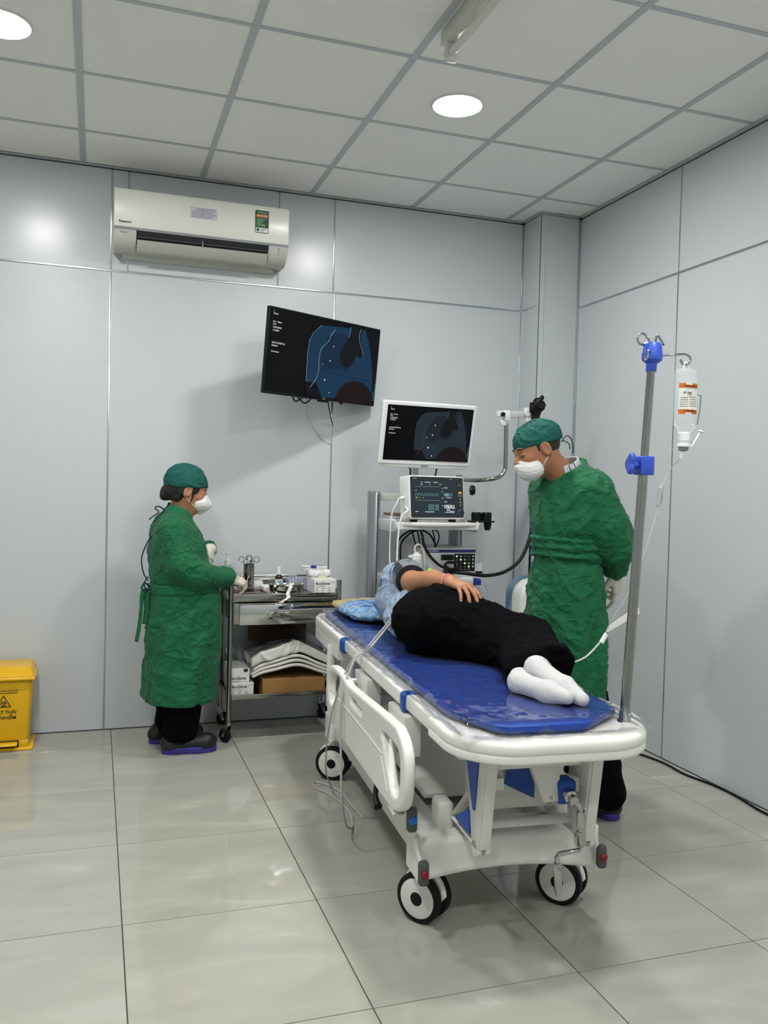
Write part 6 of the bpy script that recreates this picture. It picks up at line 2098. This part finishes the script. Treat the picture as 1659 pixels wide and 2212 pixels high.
def doc_hair(p):
    q = dh.q(p)
    d = s_ell(q, (-.014, 0, .026), (.0985, .0775, .090))
    d = smax(d, q[:, 0] - .012 - .25 * q[:, 2], .004)
    d = smax(d, -.070 - q[:, 2], .004)
    low = -.012 - .9 * np.clip(-q[:, 0] - .02, 0, .06)
    d = smax(d, low - q[:, 2], .006)
    for s in (-1, 1):
        d = smax(d, -s_ell(q, (-.004, s * .088, -.006), (.022, .022, .036)), .005)
        d = smin(d, s_cone(q, (.024, s * .070, .025), (.022, s * .070, -.004), .006, .004), .006)
    return d * dh.s


lo, hi = dh.box((-.14, -.11, -.10), (.08, .11, .13))
soft('hair', doc_hair, lo, hi, .004, M_hair, do)
cp = cap_part(dh, do, (.026, .010), .088, 15, bulge=.945)
MB().tube([dh.w(p) for p in ((-.11, .02, -.005), (-.135, .03, .012), (-.15, .032, -.01), (-.145, .03, -.05), (-.135, .03, -.065))], .0022, 6, smoothn=5).build('cap_string', M_string, cp)
MB().tube([dh.w(p) for p in ((-.11, .03, 0), (-.128, .04, -.02), (-.125, .04, -.045))], .0022, 6, smoothn=4).build('cap_string', M_string, cp)
def cap_pt(x, y):                               # a point on the crown of the cap
    z = .026 + .099 * math.sqrt(max(0, 1 - ((x + .012) / .106) ** 2 - (y / .086) ** 2))
    return dh.w((x, y, z))


for st in (((.030, .020), (.036, .028), (.030, .034), (.024, .028), (.028, .020)), ((.018, .020), (.022, .036)), ((.020, .028), (.010, .022)), ((.020, .028), (.012, .038)), ((.002, .018), (.004, .036), (-.008, .034)), ((.002, .027), (-.006, .026)), ((-.014, .03), (-.024, .03))):
    MB().tube([cap_pt(*p) for p in st], .0011, 6, smoothn=3).build('ink_mark', M_ink, cp)
mask_part(dh, do, 'pleat')

DT = [(1.445, -.050, .070, .066), (1.415, -.068, .082, .085), (1.385, -.085, .092, .125), (1.35, -.100, .102, .158), (1.30, -.108, .118, .168), (1.20, -.110, .128, .162), (1.12, -.104, .122, .150), (1.08, -.102, .118, .146),
      (1.03, -.106, .122, .152), (.95, -.114, .130, .162), (.80, -.126, .138, .178), (.60, -.136, .144, .190), (.465, -.140, .146, .195)]


def doc_gown(p):
    q = (p - DC) @ DR
    d, th = loft_f(q, DT, 2.2)
    z = q[:, 2]
    fold = np.clip((1.04 - z) / .35, 0, 1)
    d = d + fold * .009 * np.sin(th * 6 + 1.6 * np.sin(z * 5)) + fold * .004 * np.sin(th * 11 + z * 7)
    d = d - .004 * np.exp(-((z - 1.09) / .022) ** 2) + .006 * np.exp(-((z - 1.045) / .016) ** 2) + .005 * np.exp(-((z - 1.135) / .016) ** 2)
    for s in (-1, 1):
        d = smin(d, s_cone(q, (-.005, s * .108, 1.325), (-.065, s * .165, 1.18), .080, .076), .05)
        d = smin(d, s_cone(q, (-.065, s * .165, 1.18), (-.105, s * .168, 1.105), .076, .072), .03)
        d = smin(d, s_cone(q, (-.105, s * .168, 1.105), (-.165, s * .105, 1.015), .069, .046), .025)
    d = smax(d, .468 - z, .004)
    d = smax(d, z - 1.432 + .45 * (q[:, 0] - .01), .004)
    d = smax(d, -s_cone(q, (.01, 0, 1.36), (.10, 0, 1.52), .062, .062), .005)
    return d


V, F = sdf_mesh(doc_gown, (1.5, 2.66, .43), (2.2, 3.45, 1.50), .0066)
V = smooth_mesh(V, F, 1)
V = crease(V, F, .0075, 6.5, 131, (1, 1, .6))
V = crease(V, F, .0042, 13.0, 157, (1, 1, 1.2))
V[:, 2] = np.maximum(V[:, 2], .466)
dg_ = obj_np('gown', V, F, M_gown, do)
def doc_belt(p):
    q = (p - DC) @ DR
    d, th = loft_f(q, DT, 2.2)
    zc = 1.088 + .12 * q[:, 0]
    return smax(d - .008 - .004 * np.sin(q[:, 2] * 190), np.abs(q[:, 2] - zc) - .040, .006)


soft('belt', doc_belt, (1.6, 2.85, 1.0), (2.0, 3.25, 1.18), .0055, M_gown, dg_, [dict(amp=.005, scale=24, seed=93)])
# shirt collar above the gown neckline
M_check = mat('checked_shirt', rgb(206, 210, 214), .7)
def check_nodes(m):
    nt = m.node_tree
    b = nt.nodes['Principled BSDF']
    tc = nt.nodes.new('ShaderNodeTexCoord')
    br = nt.nodes.new('ShaderNodeTexBrick')
    br.inputs['Scale'].default_value = 60
    br.offset = 0
    br.inputs['Color1'].default_value = rgb(214, 216, 220)
    br.inputs['Color2'].default_value = rgb(206, 210, 216)
    br.inputs['Mortar'].default_value = rgb(50, 56, 84)
    br.inputs['Mortar Size'].default_value = .025
    br.inputs['Row Height'].default_value = .5
    nt.links.new(tc.outputs['Object'], br.inputs['Vector'])
    nt.links.new(br.outputs['Color'], b.inputs['Base Color'])
check_nodes(M_check)
def f_col(p):
    q = (p - DC) @ DR
    d = s_cone(q, (.022, 0, 1.39), (.058, 0, 1.458), .068, .060)
    d = np.abs(d) - .003
    d = smax(d, q[:, 2] - 1.456 + .45 * (q[:, 0] - .01), .003)
    d = smax(d, 1.39 - q[:, 2], .003)
    return smax(d, q[:, 0] - .085, .003)
soft('shirt_collar', f_col, (1.65, 2.92, 1.36), (1.95, 3.2, 1.52), .0035, M_check, do)
wl = dw((-.165, .108, 1.02))
hdL = Hand(dw((-.172, .098, 1.005)), tuple(dw((-.205, .085, .90)) - dw((-.172, .098, 1.005))), tuple(dw((-.08, .20, 0)) - dw((0, 0, 0))), 'L', .98,
           curl=[(.25, .35, .2), (.8, .9, .5), (.9, 1.0, .6), (.9, 1.0, .6)], thumb=(.3, .6))
def f_h3(p):
    return smin(hdL.f(p), s_cone(p, dw((-.160, .115, 1.035)), dw((-.176, .096, .992)), .036, .030), .012)
lo, hi = hdL.bounds(.06)
soft('glove', f_h3, lo, hi, .0032, M_glove, do, dict(amp=.0012, scale=70, seed=5))
hdR = Hand(dw((-.172, -.098, 1.005)), tuple(dw((-.20, -.03, .95)) - dw((-.172, -.098, 1.005))), tuple(dw((-.2, -.08, .1)) - dw((0, 0, 0))), 'R', .98, curl=[(.6, .7, .4)] * 4, thumb=(.4, .3))
def f_h4(p):
    return smin(hdR.f(p), s_cone(p, dw((-.160, -.115, 1.035)), dw((-.176, -.096, .992)), .036, .030), .012)
lo, hi = hdR.bounds(.06)
soft('glove', f_h4, lo, hi, .004, M_glove, do)


def doc_trousers(p):
    q = (p - DC) @ DR
    d = s_cone(q, (0, .085, .56), (-.125, .115, .12), .098, .085)
    d = smin(d, s_cone(q, (0, -.085, .56), (0, -.11, .12), .098, .088), .02)
    return smax(smax(d, .050 - q[:, 2], .006), q[:, 2] - .54, .01)


soft('trousers', doc_trousers, (1.5, 2.7, .04), (2.15, 3.35, .62), .0075, M_trouser, do, dict(amp=.007, scale=12, seed=9, stretch=(1, 1, .5)))
t0, t1 = dw((.13, .165, 0)), dw((-.135, .155, 0))
clog(do, (1.985, 2.94, 0), (2.09, 3.17, 0), .045)
t0, t1 = dw((.15, -.12, 0)), dw((-.11, -.11, 0))
clog(do, (t0.x, t0.y, 0), (t1.x, t1.y, 0), .045)

# ---------------- patient lying on the left side (bed frame coordinates)
BED_BW = bw


def bw(u, v, z):                            # the lying person sinks a little into the pad
    return BED_BW(u, v, z - .013)


pt = thing('person', 'person in denim shirt and black trousers lying on one side on the bed', 'person', tuple(bw(0, 1.1, .73)), -BA)
BM = np.array(BEDM)
BR_, BT_ = BM[:3, :3].astype(np.float32), BM[:3, 3].astype(np.float32)


def bsoft(name, f, lo, hi, h, m, par, cr=None, it=1, floor_=None):
    V, F = sdf_mesh(f, lo, hi, h)
    if it:
        V = smooth_mesh(V, F, it)
    for c in (cr if isinstance(cr, list) else [cr] if cr else []):
        V = crease(V, F, **c)
    if floor_:
        V[:, 2] = np.maximum(V[:, 2], floor_)
    V[:, 2] -= .013
    return obj_np(name, V @ BR_.T + BT_, F, m, par)


ZB = .7345
ph = Head((.13, 1.86, .838), 0, 0, 0, .95)
ph.R = np.array([(1, 0, 0), (0, 0, -1), (0, 1, 0)], np.float32).T   # face to +x, crown to +y, left ear down
pha = Hand((.026, 1.045, .990), (.36, -.90, -.10), (.05, .05, 1), 'R', .98, curl=[(.50, .42, .3), (.50, .42, .3), (.52, .42, .3), (.55, .42, .3)], spread=.16, thumb=(.62, .30))


def pat_body(p):
    d = ph.f(p)
    d = smin(d, s_cone(p, (.03, 1.66, .84), (.10, 1.78, .84), .055, .052), .03)
    d = smin(d, s_cone(p, (.02, 1.14, .83), (.0, 1.58, .835), .085, .085), .05)
    d = smin(d, s_cone(p, (0, 1.60, .95), (-.040, 1.325, .958), .047, .042), .03)
    d = smin(d, s_cone(p, (-.040, 1.325, .958), (.0, 1.17, .982), .041, .036), .02)
    d = smin(d, s_cone(p, (.0, 1.17, .982), (.026, 1.045, .990), .036, .025), .02)
    d = smin(d, pha.f(p), .012)
    d = smin(d, s_cone(p, (.02, 1.62, .775), (.22, 1.55, .768), .036, .034), .03)
    d = smin(d, s_cone(p, (.22, 1.55, .768), (.20, 1.78, .765), .034, .026), .02)
    d = smin(d, s_cone(p, (.02, 1.06, .86), (.23, .80, .82), .075, .05), .03)
    d = smin(d, s_cone(p, (.23, .80, .82), (.145, .47, .79), .05, .022), .02)
    d = smin(d, s_cone(p, (.0, 1.05, .80), (.18, .76, .785), .05, .045), .03)
    d = smin(d, s_cone(p, (.18, .76, .785), (.07, .47, .765), .042, .02), .02)
    return d


bsoft('body', pat_body, (-.2, .38, .70), (.34, 2.02, 1.06), .0042, M_skin2, pt, floor_=ZB)
M_nail = mat('fingernail', rgb(216, 170, 150), .3)


def pat_hair(p):
    q = ph.q(p)
    d = s_ell(q, (-.03, 0, .035), (.088, .084, .090))
    d = smin(d, s_ell(q, (-.09, 0, .0), (.05, .06, .06)), .03)
    d = smax(d, q[:, 0] - .045 - .5 * (q[:, 2] - .03), .01)
    return d * ph.s


bsoft('hair', pat_hair, (-.08, 1.70, .70), (.26, 2.06, .98), .006, M_hair, pt, dict(amp=.003, scale=50, seed=2), floor_=ZB)


def pat_trousers(p):
    d = s_ell(p, (-.005, 1.055, .842), (.178, .19, .128))
    d = smin(d, s_ell(p, (-.005, 1.20, .835), (.138, .14, .112)), .05)
    d = smin(d, s_cone(p, (.02, 1.04, .862), (.235, .80, .805), .105, .082), .05)
    d = smin(d, s_cone(p, (.0, 1.03, .80), (.17, .74, .785), .09, .066), .06)
    d = smin(d, s_cone(p, (.235, .80, .805), (.165, .49, .795), .082, .068), .05)
    d = smin(d, s_cone(p, (.17, .74, .782), (.085, .50, .782), .066, .056), .05)
    d = smin(d, s_cone(p, (.165, .55, .79), (.155, .455, .79), .068, .074), .03)
    cut = p @ np.array((.0, 1, .18), np.float32)
    d = smax(d, .588 - cut, .006)
    return smax(d, ZB - .01 - p[:, 2], .006)


tr = bsoft('trousers', pat_trousers, (-.22, .38, .70), (.37, 1.40, 1.02), .0062, M_trouser, pt,
           [dict(amp=.007, scale=8, seed=61, stretch=(1, .7, 1)), dict(amp=.0035, scale=18, seed=63)], floor_=ZB)
M_denim = mat('light_denim', rgb(140, 158, 180), .8, var=.14, vscale=160, bump=.3, bscale=40, bdist=.004)


def pat_shirt(p):
    d = s_ell(p, (-.0, 1.34, .832), (.125, .20, .110))
    d = smin(d, s_ell(p, (.0, 1.52, .842), (.128, .19, .120)), .05)
    d = smin(d, s_cone(p, (0, 1.60, .93), (-.030, 1.47, .955), .072, .060), .04)
    d = smin(d, s_ell(p, (-.03, 1.62, .96), (.055, .06, .045)), .03)
    d = smin(d, s_cone(p, (.02, 1.62, .785), (.18, 1.56, .778), .055, .05), .04)
    d = smin(d, s_cone(p, (-.10, 1.20, .80), (-.10, 1.34, .80), .045, .04), .05)
    d = smax(d, p[:, 1] - 1.70, .01)
    return d


bsoft('shirt', pat_shirt, (-.22, 1.06, .70), (.28, 1.76, 1.06), .0058, M_denim, pt, [dict(amp=.008, scale=10, seed=71), dict(amp=.004, scale=22, seed=73)], floor_=ZB)
# socks
M_sock = mat('white_sock', rgb(196, 196, 197), .85, bump=.3, bscale=160)
def sock_f(heel, ball, toe, ank, r):
    def f(p):
        d = s_cone(p, heel, ball, .036 * r, .037 * r)
        d = smin(d, s_cone(p, ball, toe, .037 * r, .024 * r), .02)
        d = smin(d, s_cone(p, heel, ank, .035 * r, .038 * r), .025)
        return d
    return f
bsoft('sock', sock_f((.092, .425, .800), (.116, .285, .770), (.140, .218, .752), (.155, .49, .795), .86), (-.05, .13, .70), (.25, .56, .88), .0045, M_sock, pt, dict(amp=.001, scale=24, seed=5), floor_=ZB - .001)
bsoft('sock', sock_f((.026, .395, .764), (.066, .278, .760), (.098, .226, .757), (.07, .49, .766), .84), (-.07, .14, .70), (.2, .56, .85), .0045, M_sock, pt, dict(amp=.001, scale=24, seed=6), floor_=ZB - .001)

# pressure cuff and wrist band
M_cuff = mat('cuff_grey_fabric', rgb(116, 125, 130), .55, bump=.2, bscale=60)
M_cuffe = mat('cuff_black_edge', rgb(20, 22, 28), .5)
cf = thing('blood_pressure_cuff', 'dark grey blood pressure cuff wrapped around the upper arm of the lying person', 'pressure cuff', tuple(bw(-.02, 1.45, .95)), -BA)
ca, cb_ = Vector((-.010, 1.525, .965)), Vector((-.036, 1.350, .960))
def cyl_part(name, a, b, prof, m, par, seg=32):
    MBx = MB().lathe(prof, bw(*a), bw(*b) - bw(*a), seg)
    return MBx.build(name, m, par, smooth=60)
L_ = (cb_ - ca).length
w1 = cyl_part('wrap', ca, cb_, [(.060, 0), (.069, .004), (.0685, L_ * .5), (.063, L_ - .004), (.056, L_)], M_cuff, cf)
cyl_part('edge_binding', ca, cb_, [(.0595, -.004), (.0702, -.003), (.0702, .003), (.06, .004)], M_cuffe, cf)
cyl_part('edge_binding', ca, cb_, [(.056, L_ - .004), (.0642, L_ - .003), (.064, L_ + .004), (.050, L_ + .005)], M_cuffe, cf)
ax_ = (cb_ - ca).normalized()
sd = Vector((-1, 0, 0)) - ax_ * Vector((-1, 0, 0)).dot(ax_)
sd = (sd.normalized() + Vector((0, 0, .25))).normalized()
up_ = ax_.cross(sd)
c0 = ca + sd * .0655
def strip(name, o0, o1, w0, m, off):
    pts = []
    for t in (.03, L_ - .01):
        row = []
        for k in range(5):
            a = o0 + (o1 - o0) * k / 4
            row.append(bw(*(ca + ax_ * t + (sd * math.cos(a) + up_ * math.sin(a)) * (.0700 + off - .006 * t / L_))))
        pts.append(row)
    return MB().sheet(pts).build(name, m, cf, smooth=180)
strip('flap', -.75, -.1, .04, M_cuffe, .0016)
strip('flap_trim', -.14, -.02, .04, M_bedblue, .0028)
text('cuff_lettering', 'ADULT', .016, tuple(bw(*(ca + ax_ * .075 + Vector((.0, 0, .0682))))), tuple(bw(*(ax_ * 1)) - bw(0, 0, 0)), tuple(bw(*(ax_.cross(Vector((0, 0, 1))) * -1)) - bw(0, 0, 0)), M_ink, cf)
wb_ = thing('wrist_band', 'pink band around the wrist of the lying person', 'wrist band', tuple(bw(.06, 1.11, .98)), -BA)
a0, a1 = Vector((.021, 1.070, .9885)), Vector((.0255, 1.050, .990))
MB().lathe([(.0275, 0), (.030, .001), (.030, .007), (.0275, .008)], bw(*a0), bw(*a1) - bw(*a0), 28, cap=False).build('band', mat('pink_band', rgb(226, 130, 140), .5), wb_)
for i, cu_ in enumerate(range(4)):
    tip = [P for P in pha.P if P[4] == .004][i * 3 + 2]
    n_ = Vector(pha.w(tip[1])) - Vector(pha.w(tip[0]))
    dn = Vector(pha.R[:, 2].tolist())
    e_ = n_.normalized().cross(dn).normalized()
    up2 = e_.cross(n_.normalized()).normalized()
    if up2.dot(dn) < 0:
        up2 = -up2
    pos = Vector(pha.w(tip[0])).lerp(Vector(pha.w(tip[1])), .75) + up2 * tip[2] * .86 * pha.s
    V2 = []
    for k in range(12):
        a = 2 * math.pi * k / 12
        V2.append(bw(*(pos + n_.normalized() * .0062 * math.cos(a) + e_ * .0048 * math.sin(a) + up2 * .0004)))
    V2b = [v - (bw(*up2) - bw(0, 0, 0)) * .002 for v in V2]
    MB().add(V2 + V2b, [tuple(range(12))] + [(k, (k + 1) % 12, 12 + (k + 1) % 12, 12 + k) for k in range(12)]).build('fingernail', M_nail, pt)
